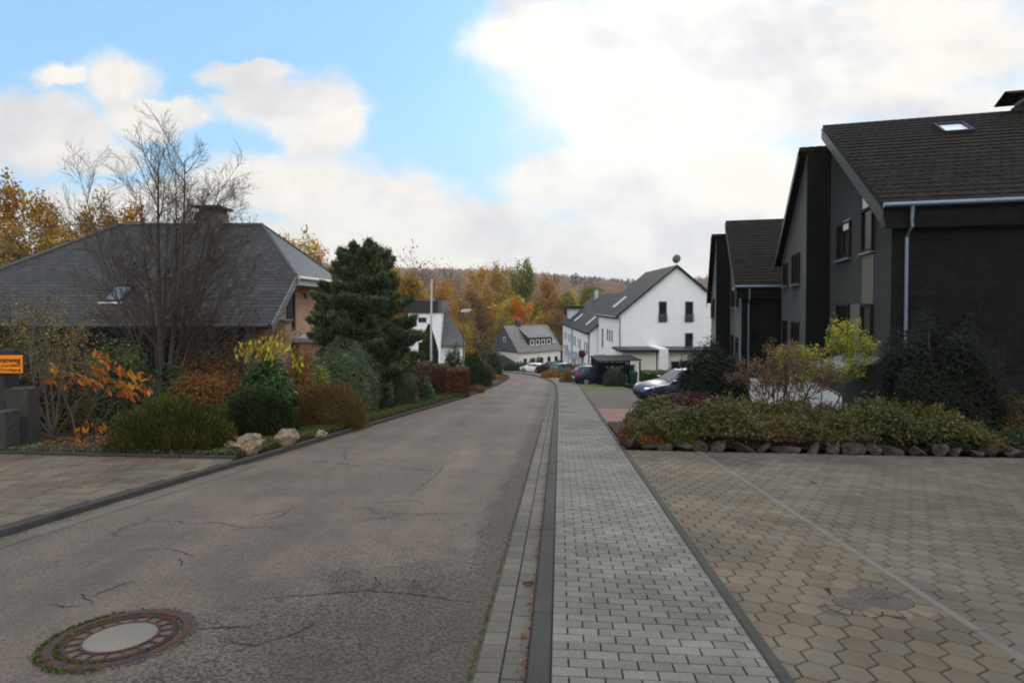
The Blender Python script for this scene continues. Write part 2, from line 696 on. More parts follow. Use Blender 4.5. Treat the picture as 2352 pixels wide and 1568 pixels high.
rr = np.concatenate([[0.01], np.linspace(2, 60, 24), np.linspace(68, 260, 22), np.geomspace(280, 2300, 40)])
th = np.linspace(0, 2 * np.pi, 241)[:-1]
RR, TT = np.meshgrid(rr, th, indexing='ij')
X, Y = RR * np.sin(TT), RR * np.cos(TT)
Z = terrain(X, Y) - 0.16
V = np.stack([X, Y, Z], -1).reshape(-1, 3)
nr, ntt = RR.shape
i = np.arange(nr - 1)[:, None] * ntt
j = np.arange(ntt)[None, :]
j2 = (j + 1) % ntt
Q = np.stack([i + j, i + ntt + j, i + ntt + j2, i + j2], -1).reshape(-1, 4)[:, ::-1]
m, nt, out = newmat('turf_and_wood_floor')
v = coords(nt)
far = nd(nt, 'ShaderNodeVectorMath', operation='LENGTH')
nt.links.new(v, far.inputs[0])
hk = mapr(nt, far.outputs['Value'], 150, 320, 0, 1, True)
g = ramp(nt, noise(nt, v, 0.8, 6, 0.7), [(0.3, (0.035, 0.045, 0.015)), (0.55, (0.06, 0.065, 0.022)), (0.75, (0.07, 0.05, 0.025))])
wd = ramp(nt, noise(nt, v, 0.012, 6, 0.7), [(0.3, (0.10, 0.055, 0.035)), (0.5, (0.16, 0.085, 0.045)), (0.62, (0.05, 0.05, 0.04)), (0.75, (0.17, 0.09, 0.05))])
bsdf(nt, out, mixc(nt, hk, g, wd), 1.0, bump(nt, noise(nt, v, 6, 5), 0.5, 0.05), 0, 0.1)
GROUND = link('ground', mesh_np('ground', V, F4=Q, smooth=True), m)
tag(GROUND, 'grassy ground falling away down the valley to the far hillside', None, None, 'structure')

# ------------------------------------------------------------------ street surfaces
LK_R = [-12, 0, 5.8, 10.4, 29, 45, 60, 72, 82, 90, 97]
LK_C = [-5.85, -5.72, -5.57, -5.38, -4.53, -4.55, -5.0, -6.2, -9.0, -13.0, -22.0]
RK_R = [-12, 0, 30, 42, 52, 60, 75, 88, 98, 106]
RK_C = [-0.18, -0.18, -0.12, -0.2, -0.6, -1.15, -3.2, -6.4, -11.5, -22.0]


def smooth_interp(r, R, C):
    o = 0
    for k in (-3, -1.5, 0, 1.5, 3):
        o = o + np.interp(np.asarray(r, float) + (k if 1 else 0) * np.clip((np.asarray(r, float) - 6) / 20, 0, 1), R, C)
    return o / 5


def lk(r):
    return smooth_interp(r, LK_R, LK_C)


def rk(r):
    return smooth_interp(r, RK_R, RK_C)


def sw(r):                                   # outer edge of the pavement
    r = np.asarray(r, float)
    return np.where(r < 44, 1.19 + np.clip(r, 0, 40) * 0.006, 1.19 + 0.24 + (rk(r) + 0.25) * 0.35)


def roadv(c, r, dz):
    c, r = np.broadcast_arrays(np.asarray(c, float), np.asarray(r, float))
    x, y = RD[0] * r + RD[1] * c, RD[1] * r - RD[0] * c
    return np.stack([x, y, -SLOPE * r + dz], -1)


def ribbon(name, r, cL, cR, dz, mat, nx=2, crown=0.0, label=None):
    t = np.linspace(0, 1, nx)
    C = cL[:, None] * (1 - t) + cR[:, None] * t
    P = roadv(C, r[:, None] + 0 * C, dz + crown * 4 * t * (1 - t))
    k = np.arange(len(r) - 1)[:, None] * nx
    q = np.arange(nx - 1)[None, :]
    Q = np.stack([k + q, k + q + 1, k + nx + q + 1, k + nx + q], -1).reshape(-1, 4)
    o = link(name, mesh_np(name, P.reshape(-1, 3), F4=Q, smooth=True), mat)
    return tag(o, label, None, None, 'structure')


def blocks(r0, r1, c0, c1, dz, gap=0.004, bev=0.004, depth=0.03, jit=0.0015):
    """separate bevelled stones; corner arrays of the same length, c1 > c0"""
    n = len(r0)
    z = dz + RNG.uniform(-jit, jit, n)
    tl = RNG.uniform(-jit, jit, (n, 2))
    rings = []
    for ins, dzz in ((gap / 2, -depth), (gap / 2, -bev), (gap / 2 + bev, 0.0)):
        cc = np.stack([c0 + ins, c1 - ins, c1 - ins, c0 + ins], 1)
        rr_ = np.stack([r0 + ins, r0 + ins, r1 - ins, r1 - ins], 1)
        zz = (z + dzz)[:, None] + np.stack([-tl[:, 0], tl[:, 0], tl[:, 1], -tl[:, 1]], 1)
        x, y = RD[0] * rr_ + RD[1] * cc, RD[1] * rr_ - RD[0] * cc
        rings.append(np.stack([x, y, -SLOPE * rr_ + zz], -1))
    V = np.concatenate(rings, 1).reshape(-1, 3)
    b = np.arange(n)[:, None, None] * 12
    q = []
    for L in (0, 4):
        for k in range(4):
            q.append([L + k, L + (k + 1) % 4, L + 4 + (k + 1) % 4, L + 4 + k])
    q.append([8, 9, 10, 11])
    Q = (b + np.array(q)[None]).reshape(-1, 4)
    return V, Q


# asphalt
m, nt, out = newmat('asphalt')
v = coords(nt)
sx = nd(nt, 'ShaderNodeSeparateXYZ')
nt.links.new(v, sx.inputs[0])
fine = noise(nt, v, 120, 2, 0.7)
grit = noise(nt, v, 46, 3, 0.75)
mid = noise(nt, v, 1.6, 6, 0.65)
big = noise(nt, v, 0.35, 4, 0.6)
mp = nd(nt, 'ShaderNodeMapping')
mp.inputs['Rotation'].default_value = (0, 0, -0.08)
mp.inputs['Scale'].default_value = (1, 0.10, 1)
nt.links.new(v, mp.inputs[0])
streak = noise(nt, mp.outputs[0], 1.5, 5, 0.6)
c = ramp(nt, mid, [(0.3, (0.1143, 0.0871, 0.0689)), (0.52, (0.1356, 0.1050, 0.0837)), (0.75, (0.1563, 0.1221, 0.0985))])
c = mixc(nt, 1.0, c, mapr(nt, big, 0.35, 0.65, 0.86, 1.14), 'MULTIPLY')
c = mixc(nt, 1.0, c, mapr(nt, streak, 0.35, 0.65, 0.88, 1.12), 'MULTIPLY')
c = mixc(nt, 1.0, c, mapr(nt, fine, 0.25, 0.75, 0.55, 1.45), 'MULTIPLY')
grn = noise(nt, v, 42, 4, 0.75)
c = mixc(nt, 1.0, c, mapr(nt, grn, 0.3, 0.7, 0.62, 1.36), 'MULTIPLY')
blot = mapr(nt, noise(nt, v, 4.5, 6, 0.7), 0.55, 0.75, 0, 0.45, True)
c = mixc(nt, blot, c, (0.07, 0.058, 0.05))
wv = nd(nt, 'ShaderNodeVectorMath', operation='ADD')
nt.links.new(v, wv.inputs[0])
ws_ = nd(nt, 'ShaderNodeVectorMath', operation='SCALE')
nt.links.new(noise(nt, v, 2.2, 5, 0.7, out=1), ws_.inputs[0])
ws_.inputs['Scale'].default_value = 0.45
nt.links.new(ws_.outputs[0], wv.inputs[1])
vo = nd(nt, 'ShaderNodeTexVoronoi', feature='DISTANCE_TO_EDGE')
vo.inputs['Scale'].default_value = 0.42
nt.links.new(wv.outputs[0], vo.inputs['Vector'])
ck = mth(nt, 'MULTIPLY', mapr(nt, vo.outputs['Distance'], 0.0, 0.010, 1, 0), mapr(nt, noise(nt, v, 0.55, 3), 0.47, 0.58, 0, 1))
c = mixc(nt, mth(nt, 'MULTIPLY', ck, 0.75), c, (0.03, 0.026, 0.023))
trk = mapr(nt, mth(nt, 'ABSOLUTE', mth(nt, 'SUBTRACT', mth(nt, 'ABSOLUTE', mth(nt, 'ADD', mth(nt, 'SUBTRACT', mth(nt, 'MULTIPLY', sx.outputs[0], RD[1]), mth(nt, 'MULTIPLY', sx.outputs[1], RD[0])), 2.6)), 0.8)), 0.0, 0.45, 1, 0, True)
c = mixc(nt, 1.0, c, mth(nt, 'ADD', 0.95, mth(nt, 'MULTIPLY', trk, 0.11)), 'MULTIPLY')
# ravelled, darker patch where the surface has lost its fines, close to the gutter
cc_ = mth(nt, 'SUBTRACT', mth(nt, 'MULTIPLY', sx.outputs[0], RD[1]), mth(nt, 'MULTIPLY', sx.outputs[1], RD[0]))
rr_ = mth(nt, 'ADD', mth(nt, 'MULTIPLY', sx.outputs[0], RD[0]), mth(nt, 'MULTIPLY', sx.outputs[1], RD[1]))
near = mth(nt, 'MULTIPLY', mapr(nt, cc_, -3.0, -0.7, 0, 1.25), mapr(nt, rr_, 3.1, 6.0, 1.1, 0))
edge = mth(nt, 'MULTIPLY', mapr(nt, cc_, -0.95, -0.5, 0, 1.3), mapr(nt, rr_, 5.0, 22.0, 0.95, 0.5))
wear = mth(nt, 'ADD', mth(nt, 'MAXIMUM', near, edge), mth(nt, 'MULTIPLY', mth(nt, 'SUBTRACT', noise(nt, v, 2.2, 5, 0.65), 0.5), 1.1))
pit = mapr(nt, mth(nt, 'ADD', grit, mth(nt, 'MULTIPLY', mth(nt, 'MINIMUM', wear, 0.42), 0.26)), 0.58, 0.67, 0, 1, True)
pit = mth(nt, 'MULTIPLY', pit, mapr(nt, wear, -0.1, 0.5, 0.15, 1))
c = mixc(nt, mth(nt, 'MULTIPLY', pit, 0.85), c, (0.024, 0.021, 0.018))
dark = mapr(nt, wear, 0.35, 1.0, 0, 0.42, True)
c = mixc(nt, dark, c, (0.062, 0.050, 0.042))
bsdf(nt, out, c, mapr(nt, mid, 0.3, 0.7, 0.72, 0.88), bump(nt, mth(nt, 'SUBTRACT', fine, mth(nt, 'MULTIPLY', pit, 0.8)), 0.6, 0.006), 0, 0.15)
ASPHALT = m
r = np.arange(-12, 97, 1.0)
ROAD = ribbon('road', r, lk(r) - 0.02, rk(r) - 0.28, -0.085, ASPHALT, 9, 0.03, 'worn grey brown asphalt street running downhill and bending behind the hedges')

# cracks: dark irregular slits in the asphalt
crack = MB()
CR = [[(570, 1387), (650, 1375), (760, 1368), (850, 1360), (940, 1366), (1030, 1378), (1085, 1386)], [(850, 1360), (865, 1345), (858, 1330)],
      [(605, 1202), (650, 1188), (672, 1172), (700, 1168)], [(832, 1158), (880, 1160), (925, 1153), (960, 1155), (975, 1163)],
      [(940, 1150), (965, 1125), (985, 1108), (1010, 1085), (1018, 1070), (1050, 1052), (1030, 1043)], [(1010, 1085), (1060, 1084), (1130, 1090), (1185, 1092)],
      [(315, 1268), (380, 1268), (430, 1276), (452, 1287)], [(415, 1308), (418, 1296), (408, 1290)], [(450, 1452), (520, 1449), (570, 1451)],
      [(215, 1398), (195, 1382), (185, 1370), (205, 1378)], [(110, 1396), (150, 1402), (190, 1398)], [(500, 1480), (590, 1486), (640, 1474), (690, 1458), (735, 1430)],
      [(200, 1385), (240, 1365), (300, 1340)], [(640, 1180), (560, 1195)], [(900, 1080), (960, 1082), (1020, 1088)], [(720, 1060), (800, 1072), (860, 1075)],
      [(1040, 990), (1000, 1010), (950, 1022), (900, 1030)]]
for line in CR:
    P = [onground(u, v_, -0.085) for u, v_ in line]
    pts = []
    for p, q in zip(P[:-1], P[1:]):
        n = max(3, int((q - p).length / 0.03))
        for k in range(n):
            pts.append(p.lerp(q, k / n))
    pts.append(P[-1])
    L = len(pts)
    wl, off = [], 0.0
    for k, p in enumerate(pts):
        off = off * 0.86 + random.uniform(-0.011, 0.011)
        d = (pts[min(k + 1, L - 1)] - pts[max(k - 1, 0)])
        nrm = Vector((-d.y, d.x, 0)).normalized()
        hw = 0.0055 * min(1, 3 * min(k + 1, L - k) / L + 0.2) * random.choice((0.4, 0.8, 1.2, 1.8))
        c_ = p + nrm * off
        xx, yy_ = c_.x, c_.y
        cc = (xx - 0.08 * yy_) / 1.0032
        t = (cc + 5.4) / 4.95
        lift = 0.03 * 4 * t * (1 - t) + 0.002
        for s in (-1, 1):
            b = c_ + nrm * hw * s
            wl.append((b.x, b.y, gz(b.x, b.y) - 0.085 + lift))
    crack.add(wl, [(2 * k, 2 * k + 2, 2 * k + 3, 2 * k + 1) for k in range(L - 1)])
crack.build('crack', simple('crack_dark', (0.022, 0.02, 0.018), 1.0, vary=0.3), ROAD)

# bed of grit under the paving, dark with moss
GRIT = simple('joint_grit', (0.026, 0.024, 0.017), 1.0, vary=0.5, scale=14, bumpy=0.4)
r = np.arange(-4, 75, 1.0)
ribbon('paving_bed', r, rk(r) + 0.0, sw(r) + 0.12, -0.016, GRIT, label='dark mossy grit in the joints of the pavement')
ribbon('gutter_bed', r, rk(r) - 0.34, rk(r) + 0.02, -0.092, GRIT, label='dark grit in the joints of the gutter')

# gutter: two rows of concrete setts
GUT = pavermat('gutter_concrete', [(0.1047, 0.0952, 0.0744), (0.1227, 0.1085, 0.0863), (0.1372, 0.1183, 0.0952), (0.1119, 0.0952, 0.0774)], 0.22, 110, moss=0.3)
parts = []
for row in (0, 1):
    r0 = np.arange(-3 + row * 0.06, 62, 0.165)
    c1 = rk(r0) - 0.005 - row * 0.155
    parts.append(blocks(r0, r0 + 0.165, c1 - 0.152, c1, -0.074 + 0.002 * row, 0.006, 0.005))
V, Q = join_np(parts)
tag(link('gutter', mesh_np('gutter', V, F4=Q), GUT), 'two rows of grey concrete setts forming the gutter beside the kerb', None, None, 'structure')

# kerb of the pavement
KERB = pavermat('kerb_concrete', [(0.048, 0.045, 0.040), (0.051, 0.048, 0.043)], 0.2, 90)


def kerb(name, r0, r1, cf, wid, top, L=1.0, depth=0.25, label='', gap=0.006, bev=0.012, mat=None):
    r_ = np.arange(r0, r1, L)
    # corner-wise so that stones follow the bend
    n = len(r_)
    ra, rb = r_ + gap / 2, r_ + L - gap / 2
    ca, cb_ = cf(ra), cf(rb)
    rings = []
    for ins, dzz in ((0, -depth), (0, -bev), (bev, 0.0)):
        c4 = np.stack([ca + ins, ca + wid - ins, cb_ + wid - ins, cb_ + ins], 1)
        r4 = np.stack([ra, ra, rb, rb], 1)
        rings.append(roadv(c4, r4, top + dzz + RNG.uniform(-0.002, 0.002, n)[:, None]))
    V = np.concatenate(rings, 1).reshape(-1, 3)
    b = np.arange(n)[:, None, None] * 12
    q = [[L_ + k, L_ + (k + 1) % 4, L_ + 4 + (k + 1) % 4, L_ + 4 + k] for L_ in (0, 4) for k in range(4)] + [[8, 9, 10, 11]]
    Q = (b + np.array(q)[None]).reshape(-1, 4)
    return tag(link(name, mesh_np(name, V, F4=Q), mat or KERB), label, None, None, 'structure')


kerb('kerb', -3, 100, rk, 0.13, 0.004, 1.0, label='dark grey concrete kerb between gutter and pavement')
kerb('pavement_edging', -3, 62, lambda r_: sw(r_) + 0.005, 0.085, 0.010, 1.0, label='narrow dark edging kerb along the outer side of the pavement')
kerb('street_kerb', -3, 97, lambda r_: lk(r_) - 0.10, 0.10, 0.014, 1.0, label='dark kerb along the garden side of the street')

# gutter strip beside the driveway opposite
r0 = np.arange(-3, 9.3, 0.5)
V, Q = blocks(r0, r0 + 0.5, lk(r0) + 0.005, lk(r0) + 0.30, -0.066, 0.006, 0.006)
tag(link('channel_stones', mesh_np('channel_stones', V, F4=Q), GUT), 'flat grey channel stones along the edge of the asphalt', None, None, 'structure')

# pavement bricks
BRICK = pavermat('paver_grey', [(0.132, 0.122, 0.104), (0.146, 0.135, 0.115), (0.158, 0.146, 0.124), (0.17, 0.157, 0.134)], 0.32, 110, moss=0.45)
R0, R1, C0, C1 = [], [], [], []
row = 0
rr_ = -2.0
while rr_ < 66:
    lo = float(rk(rr_)) + 0.135
    hi = float(sw(rr_)) + 0.01
    c = lo - (0.1 if row % 2 else 0.0)
    while c < hi:
        a, b = max(c, lo), min(c + 0.2, hi)
        if b - a > 0.02:
            R0.append(rr_), R1.append(rr_ + 0.1), C0.append(a), C1.append(b)
        c += 0.2
    rr_ += 0.1
    row += 1
V, Q = blocks(np.array(R0), np.array(R1), np.array(C0), np.array(C1), 0.0, 0.009, 0.004)
tag(link('pavement', mesh_np('pavement', V, F4=Q), BRICK), 'grey brick paved footway running downhill beside the street', None, None, 'structure')
# pavement beyond the bricks, round the bend
r = np.arange(66, 104, 1.0)
ribbon('pavement_bend', r, rk(r) + 0.13, rk(r) + 7.5, -0.004, simple('far_paving', (0.1140, 0.1058, 0.0910), 0.9, vary=0.2), label='paved forecourt along the outside of the bend')

# hexagon paved lot
HEX = pavermat('hexagon_concrete', [(0.1091, 0.0854, 0.0598), (0.1277, 0.1003, 0.0708), (0.1405, 0.1104, 0.0775), (0.1196, 0.0973, 0.0715)], 0.3, 150, moss=0.3)
LOT_R = 11.55
nt = HEX.node_tree                               # the stones beyond the edging line are a greyer batch
bs = nt.nodes['Principled BSDF']
src = bs.inputs['Base Color'].links[0].from_socket
sx = nd(nt, 'ShaderNodeSeparateXYZ')
nt.links.new(coords(nt), sx.inputs[0])
k_ = mapr(nt, mth(nt, 'SUBTRACT', mth(nt, 'MULTIPLY', sx.outputs[0], RD[1]), mth(nt, 'MULTIPLY', sx.outputs[1], RD[0])), 2.74, 2.78, 0, 1)
nt.links.new(mixc(nt, k_, src, mixc(nt, 1.0, src, (0.86, 0.92, 0.98), 'MULTIPLY')), bs.inputs['Base Color'])
hc, hr = [], []
jrow = 0
y_ = -2.5
while y_ < LOT_R:
    off = 0.1 if jrow % 2 else 0.0
    xs = np.arange(1.27 + off, 15.5, 0.2)
    hc.append(xs)
    hr.append(np.full(len(xs), y_))
    y_ += 0.1732
    jrow += 1
hc, hr = np.concatenate(hc), np.concatenate(hr)
UT = [(0.0, 0.0, 0.0)]
cov = [(onground(2022, 1372), 0.235), (onground(1957, 1385), 0.15)]
for p, rad in cov:
    pc, pr = (p.x - 0.08 * p.y) / 1.0032, RD[0] * p.x + RD[1] * p.y
    k = (hc - pc) ** 2 + (hr - pr) ** 2 > (rad + 0.06) ** 2
    hc, hr = hc[k], hr[k]
n = len(hc)
ang = np.radians(30 + 60 * np.arange(6))
z = RNG.uniform(-0.0015, 0.0015, n)
rings = []
for rad, dzz in ((0.1105, -0.03), (0.1105, -0.006), (0.1045, 0.0)):
    cc, rr2 = hc[:, None] + rad * np.cos(ang), hr[:, None] + rad * np.sin(ang)
    rings.append(roadv(cc, rr2, (z + dzz - 0.004)[:, None]))
V = np.concatenate(rings, 1).reshape(-1, 3)
faces = []
for k in range(n):
    o = k * 18
    for L_ in (0, 6):
        for q in range(6):
            faces.append((o + L_ + q, o + L_ + (q + 1) % 6, o + L_ + 6 + (q + 1) % 6, o + L_ + 6 + q))
    faces.append(tuple(o + 12 + q for q in range(6)))
me = bpy.data.meshes.new('forecourt')
me.from_pydata(V.tolist(), [], faces)
me.update()
tag(link('forecourt', me, HEX), 'forecourt paved with brownish grey hexagon stones in front of the planting bed', None, None, 'structure')
r = np.array([-4, LOT_R + 0.3])
ribbon('forecourt_bed', r, np.array([1.2, 1.2]), np.array([16.0, 16.0]), -0.022, GRIT, label='dark grit in the joints of the hexagon paving')
kerb('drainage_strip', -3, LOT_R - 0.25, lambda r_: 2.72 + 0 * r_, 0.075, 0.003, 1.0, label='pale concrete edging line running through the hexagon paving', bev=0.008,
     mat=pavermat('strip_concrete', [(0.1330, 0.1168, 0.1015), (0.1520, 0.1351, 0.1155)], 0.2, 100))

# neighbour's forecourts down the street
ribbon('red_paving', np.array([16.6, 22.0]), np.array([1.40, 1.44]), np.array([7.5, 8.5]), -0.006, tilemat('red_pavers', (0.2470, 0.1040, 0.0800), (0.3135, 0.1440, 0.1120), (0.1140, 0.0560, 0.0400), 0.2, 0.012, 1.0, 0.9, 0.004, bstr=0.1), label='patch of pinkish red pavers beside the footway')
ribbon('driveway', np.array([22.0, 26, 36.0]), np.array([1.44, 1.46, 1.5]), np.array([9, 8.5, 8]), -0.006, ASPHALT, label='grey asphalt driveway joining the footway')
ribbon('verge', np.array([36.0, 40, 44.0]), np.array([1.5, 1.5, 1.5]), np.array([4.6, 4.6, 4.6]), -0.004, simple('mown_grass', (0.085, 0.105, 0.02), 1.0, vary=0.4, scale=8, bumpy=0.8), label='small strip of mown lawn beside the footway')
ribbon('parking_bay', np.array([44.0, 50.0]), np.array([1.5, 1.4]), np.array([10, 10.0]), -0.006, simple('bay_paving', (0.15, 0.145, 0.135), 0.9), label='paved parking bay in front of the white house')

# driveway opposite: staggered blocks up to the bed edging
DRIVE = pavermat('driveway_block', [(0.1021, 0.0804, 0.0592), (0.1192, 0.0930, 0.0683), (0.1404, 0.1094, 0.0773), (0.1277, 0.1042, 0.0786)], 0.25, 120, moss=0.3)
BED_R = 9.55                                 # where the planting bed begins
R0, R1, C0, C1 = [], [], [], []
row, rr_ = 0, -3.0
while rr_ < BED_R + 0.5:
    hi = float(lk(rr_)) - 0.13
    c = hi - 13.0 - (0.16 if row % 2 else 0)
    while c < hi:
        b = min(c + 0.32, hi)
        if b - c > 0.05:
            R0.append(rr_), R1.append(rr_ + 0.32), C0.append(c), C1.append(b)
        c += 0.32
    rr_ += 0.32
    row += 1
V, Q = blocks(np.array(R0), np.array(R1), np.array(C0), np.array(C1), 0.012, 0.026, 0.012, jit=0.004)
tag(link('drive_paving', mesh_np('drive_paving', V, F4=Q), DRIVE), 'private drive of weathered brown grey block paving', None, None, 'structure')
r = np.arange(-4, BED_R + 1.2, 1.0)
ribbon('drive_bed', r, lk(r) - 14, lk(r) - 0.1, -0.006, GRIT, label='dark grit in the joints of the drive')
# ------------------------------------------------------------------ shared materials
WHITE_R = simple('white_render', (0.80, 0.80, 0.80), 0.85, vary=0.05, scale=1.5, bumpy=0.1)
CREAM_R = simple('cream_render', (0.74, 0.70, 0.60), 0.85, vary=0.06, scale=1.5)
WHITE_P = simple('white_paint', (0.7, 0.71, 0.72), 0.4, vary=0.05)
DARKFR = simple('dark_frame', (0.03, 0.028, 0.027), 0.45)
GREYFR = simple('grey_frame', (0.16, 0.19, 0.22), 0.45)
REDFR = simple('oxblood_frame', (0.014, 0.0055, 0.005), 0.6, spec=0.12)
ZINC = simple('zinc', (0.15, 0.19, 0.235), 0.38, 0.55, vary=0.12)
BLACKW = simple('black_boards', (0.005, 0.005, 0.0055), 0.7, spec=0.08, vary=0.3, scale=20)
GREYM = simple('galvanised', (0.38, 0.40, 0.40), 0.35, 0.7, vary=0.1)
STONE_G = simple('granite', (0.044, 0.043, 0.037), 0.9, vary=0.4, scale=22, bumpy=0.5)
CONCRETE = simple('concrete', (0.2, 0.19, 0.17), 0.9, vary=0.25, scale=9, bumpy=0.3)


def glassmat(name, col, rough=0.08):
    m, nt, out = newmat(name)
    v = coords(nt)
    n = noise(nt, v, 1.4, 3)
    bsdf(nt, out, ramp(nt, n, [(0.35, col), (0.65, tuple(min(1, x * 2.2) for x in col))]), rough, bump(nt, n, 0.05, 0.1), 0, 0.6)
    return m


GLASS = glassmat('window_glass', (0.012, 0.014, 0.016))
GLASS_D = glassmat('shaded_glass', (0.006, 0.005, 0.005), 0.25)
GLASS_D.node_tree.nodes['Principled BSDF'].inputs['Specular IOR Level'].default_value = 0.08
GLASS_B = glassmat('roof_glass', (0.10, 0.13, 0.16), 0.04)
BLIND = simple('roller_blind', (0.5, 0.51, 0.52), 0.7)


def window(parent, o, r, u, w_, h, fr=DARKFR, ft=0.07, proud=0.035, mull=0, sill=None, glass=None, name='window', nrm=None):
    """a framed window at wall point o (lower corner), r and u: unit run and up vectors, n = r x u points outward"""
    o, r, u = Vector(o), Vector(r).normalized(), Vector(u).normalized()
    n = Vector(nrm) if nrm is not None else r.cross(u)
    f = MB()

    def bar(x0, y0, x1, y1, d0, d1, mb=None):
        p = [o + r * x0 + u * y0 + n * d0, o + r * x1 + u * y0 + n * d0, o + r * x1 + u * y1 + n * d0, o + r * x0 + u * y1 + n * d0]
        (mb or f).prism(p, n * (d1 - d0))
    bar(0, 0, w_, ft, -0.02, proud)
    bar(0, h - ft, w_, h, -0.02, proud)
    bar(0, ft, ft, h - ft, -0.02, proud)
    bar(w_ - ft, ft, w_, h - ft, -0.02, proud)
    for k in range(mull):
        x = w_ * (k + 1) / (mull + 1)
        bar(x - ft / 2, ft, x + ft / 2, h - ft, -0.02, proud - 0.006)
    fo = f.build(name, fr, parent)
    g = MB()
    bar(ft, ft, w_ - ft, h - ft, -0.02, 0.012, g)
    g.build('pane', glass or GLASS, fo)
    if sill:
        s = MB()
        bar(-0.05, -0.07, w_ + 0.05, -0.003, -0.02, 0.13, s)
        s.build('sill', sill, fo)
    return fo


def slab(poly, t):
    """a roof sheet: polygon with thickness t straight down"""
    return MB().prism([Vector(p) for p in poly], (0, 0, -t))


# ------------------------------------------------------------------ dark clad terraced houses
def clad(name, c1, c2):
    m_ = tilemat(name, c1, c2, tuple(x * 0.3 for x in c1), 0.30, 0.15, 1.0, 0.5, 0.018, bstr=1.0, spec=0.03)
    p_ = m_.node_tree.nodes['Principled BSDF']
    p_.inputs['Sheen Weight'].default_value = 0.34
    p_.inputs['Sheen Roughness'].default_value = 0.28
    return m_


CLAD = clad('fibre_shingle', (0.0062, 0.0076, 0.0060), (0.0115, 0.0132, 0.0106))
TILE = tilemat('brown_tile', (0.0135, 0.0085, 0.0055), (0.0235, 0.0150, 0.0098), (0.004, 0.003, 0.0025), 0.30, 0.20, 1.0, 0.8, 0.03, ((0.035, 0.036, 0.010), 0.5), 0.9, along='x', spec=0.12)
VERGE = simple('verge_board', (0.05, 0.053, 0.046), 0.6, vary=0.2, spec=0.15)
BEIGE = simple('beige_panel', (0.13, 0.115, 0.09), 0.7, vary=0.06, spec=0.15)
PALE = simple('pale_panel', (0.55, 0.53, 0.51), 0.6, vary=0.05)

hx, hy = 11.1, 17.0
H1 = thing('dark_house', 'dark green black clad house with brown tiled roof, skylight and chimney above the planting bed', 'house', (hx, hy, gz(hx, hy)), math.radians(-16.2), 'dark clad terraced houses')
LEN = 13.0
S1 = 4.3 / 7.25
wall = MB()
wall.prism([(0, 0, -3), (0, 7.25, -3), (0, 7.25, 10.55), (0, 0, 6.25)], (LEN, 0, 0))
wall.prism([(-0.9, 7.252, -3), (-0.9, 13.3, -3), (-0.9, 13.3, 5.75), (-0.9, 7.252, 9.8)], (LEN + 0.9, 0, 0))
wall.box((-0.28, -0.38, 5.72), (LEN, -0.003, 6.28))
wall.build('wall', CLAD, H1)


def tiled(name, y0, z0, y1, z1, x0, x1, mat, th=0.16, rows=24):
    """a pitched roof laid in overlapping tile courses with waved tiles"""
    nx = int((x1 - x0) / 0.075)
    xs = np.linspace(x0, x1, nx)
    V, Q = [], []
    for k in range(rows):
        ta, tb = k / rows, (k + 1) / rows
        wv = 0.018 * np.abs(np.sin(xs * math.pi / 0.3)) ** 0.8
        j = RNG.uniform(-0.006, 0.006, nx)
        o = len(V)
        for t, lift in ((ta, -0.035), (ta, 0.035), (tb + 0.004, 0.0)):
            for i in range(nx):
                V.append((xs[i], y0 + (y1 - y0) * t, z0 + (z1 - z0) * t + lift + wv[i] + j[i] * (lift > 0)))
        for a in (0, 1):
            for i in range(nx - 1):
                Q.append((o + a * nx + i, o + a * nx + i + 1, o + (a + 1) * nx + i + 1, o + (a + 1) * nx + i))
    o = len(V)
    V += [(x0, y0, z0 + 0.02), (x1, y0, z0 + 0.02), (x1, y1, z1 + 0.02), (x0, y1, z1 + 0.02), (x0, y0, z0 - th), (x1, y0, z0 - th), (x1, y1, z1 - th), (x0, y1, z1 - th)]
    Q += [(o + 4, o + 7, o + 6, o + 5), (o, o + 3, o + 7, o + 4), (o + 1, o + 5, o + 6, o + 2), (o, o + 4, o + 5, o + 1), (o + 3, o + 2, o + 6, o + 7)]
    return mesh_np(name, np.array(V), F4=np.array(Q))


ROOF1 = link('roof', tiled('roof', -0.42, 6.36, 7.3, 10.86, -0.33, LEN + 0.3, TILE), TILE, H1)
ROOF2 = link('roof', tiled('roof', 13.75, 5.62, 7.30, 10.0, -1.2, LEN + 0.3, TILE), TILE, H1)
vb = MB()
vb.prism([(-0.335, -0.40, 6.22), (-0.335, -0.40, 5.78), (-0.335, 7.28, 10.32), (-0.335, 7.28, 10.74)], (-0.04, 0, 0))
vb.build('verge_board', VERGE, H1)
vb = MB()
vb.prism([(-1.2, 13.7, 5.50), (-1.2, 13.7, 5.2), (-1.2, 7.34, 9.5), (-1.2, 7.34, 9.86)], (-0.04, 0, 0))
vb.build('verge_board', DARKFR, H1)
g = MB()
g.tube([(-0.36, -0.50, 6.33), (LEN + 0.3, -0.50, 6.33)], 0.075, 10)
gut = g.build('gutter', ZINC, H1, smooth=True)
g = MB()
g.tube([(0.36, -0.50, 6.28), (0.36, -0.46, 5.95), (0.36, -0.46, 5.70), (0.36, -0.08, 5.45), (0.36, -0.08, -3)], 0.05, 10)
g.build('downpipe', ZINC, H1, smooth=True)


def gwin(y0, y1, z0, z1, x=0.0, fr=REDFR, mull=0, sill=ZINC, par=None):
    # on the gable wall, facing -x
    return window(par or H1, (x, y1, z0), (0, -1, 0), (0, 0, 1), y1 - y0, z1 - z0, fr, 0.09, 0.075, mull, sill, GLASS_D)


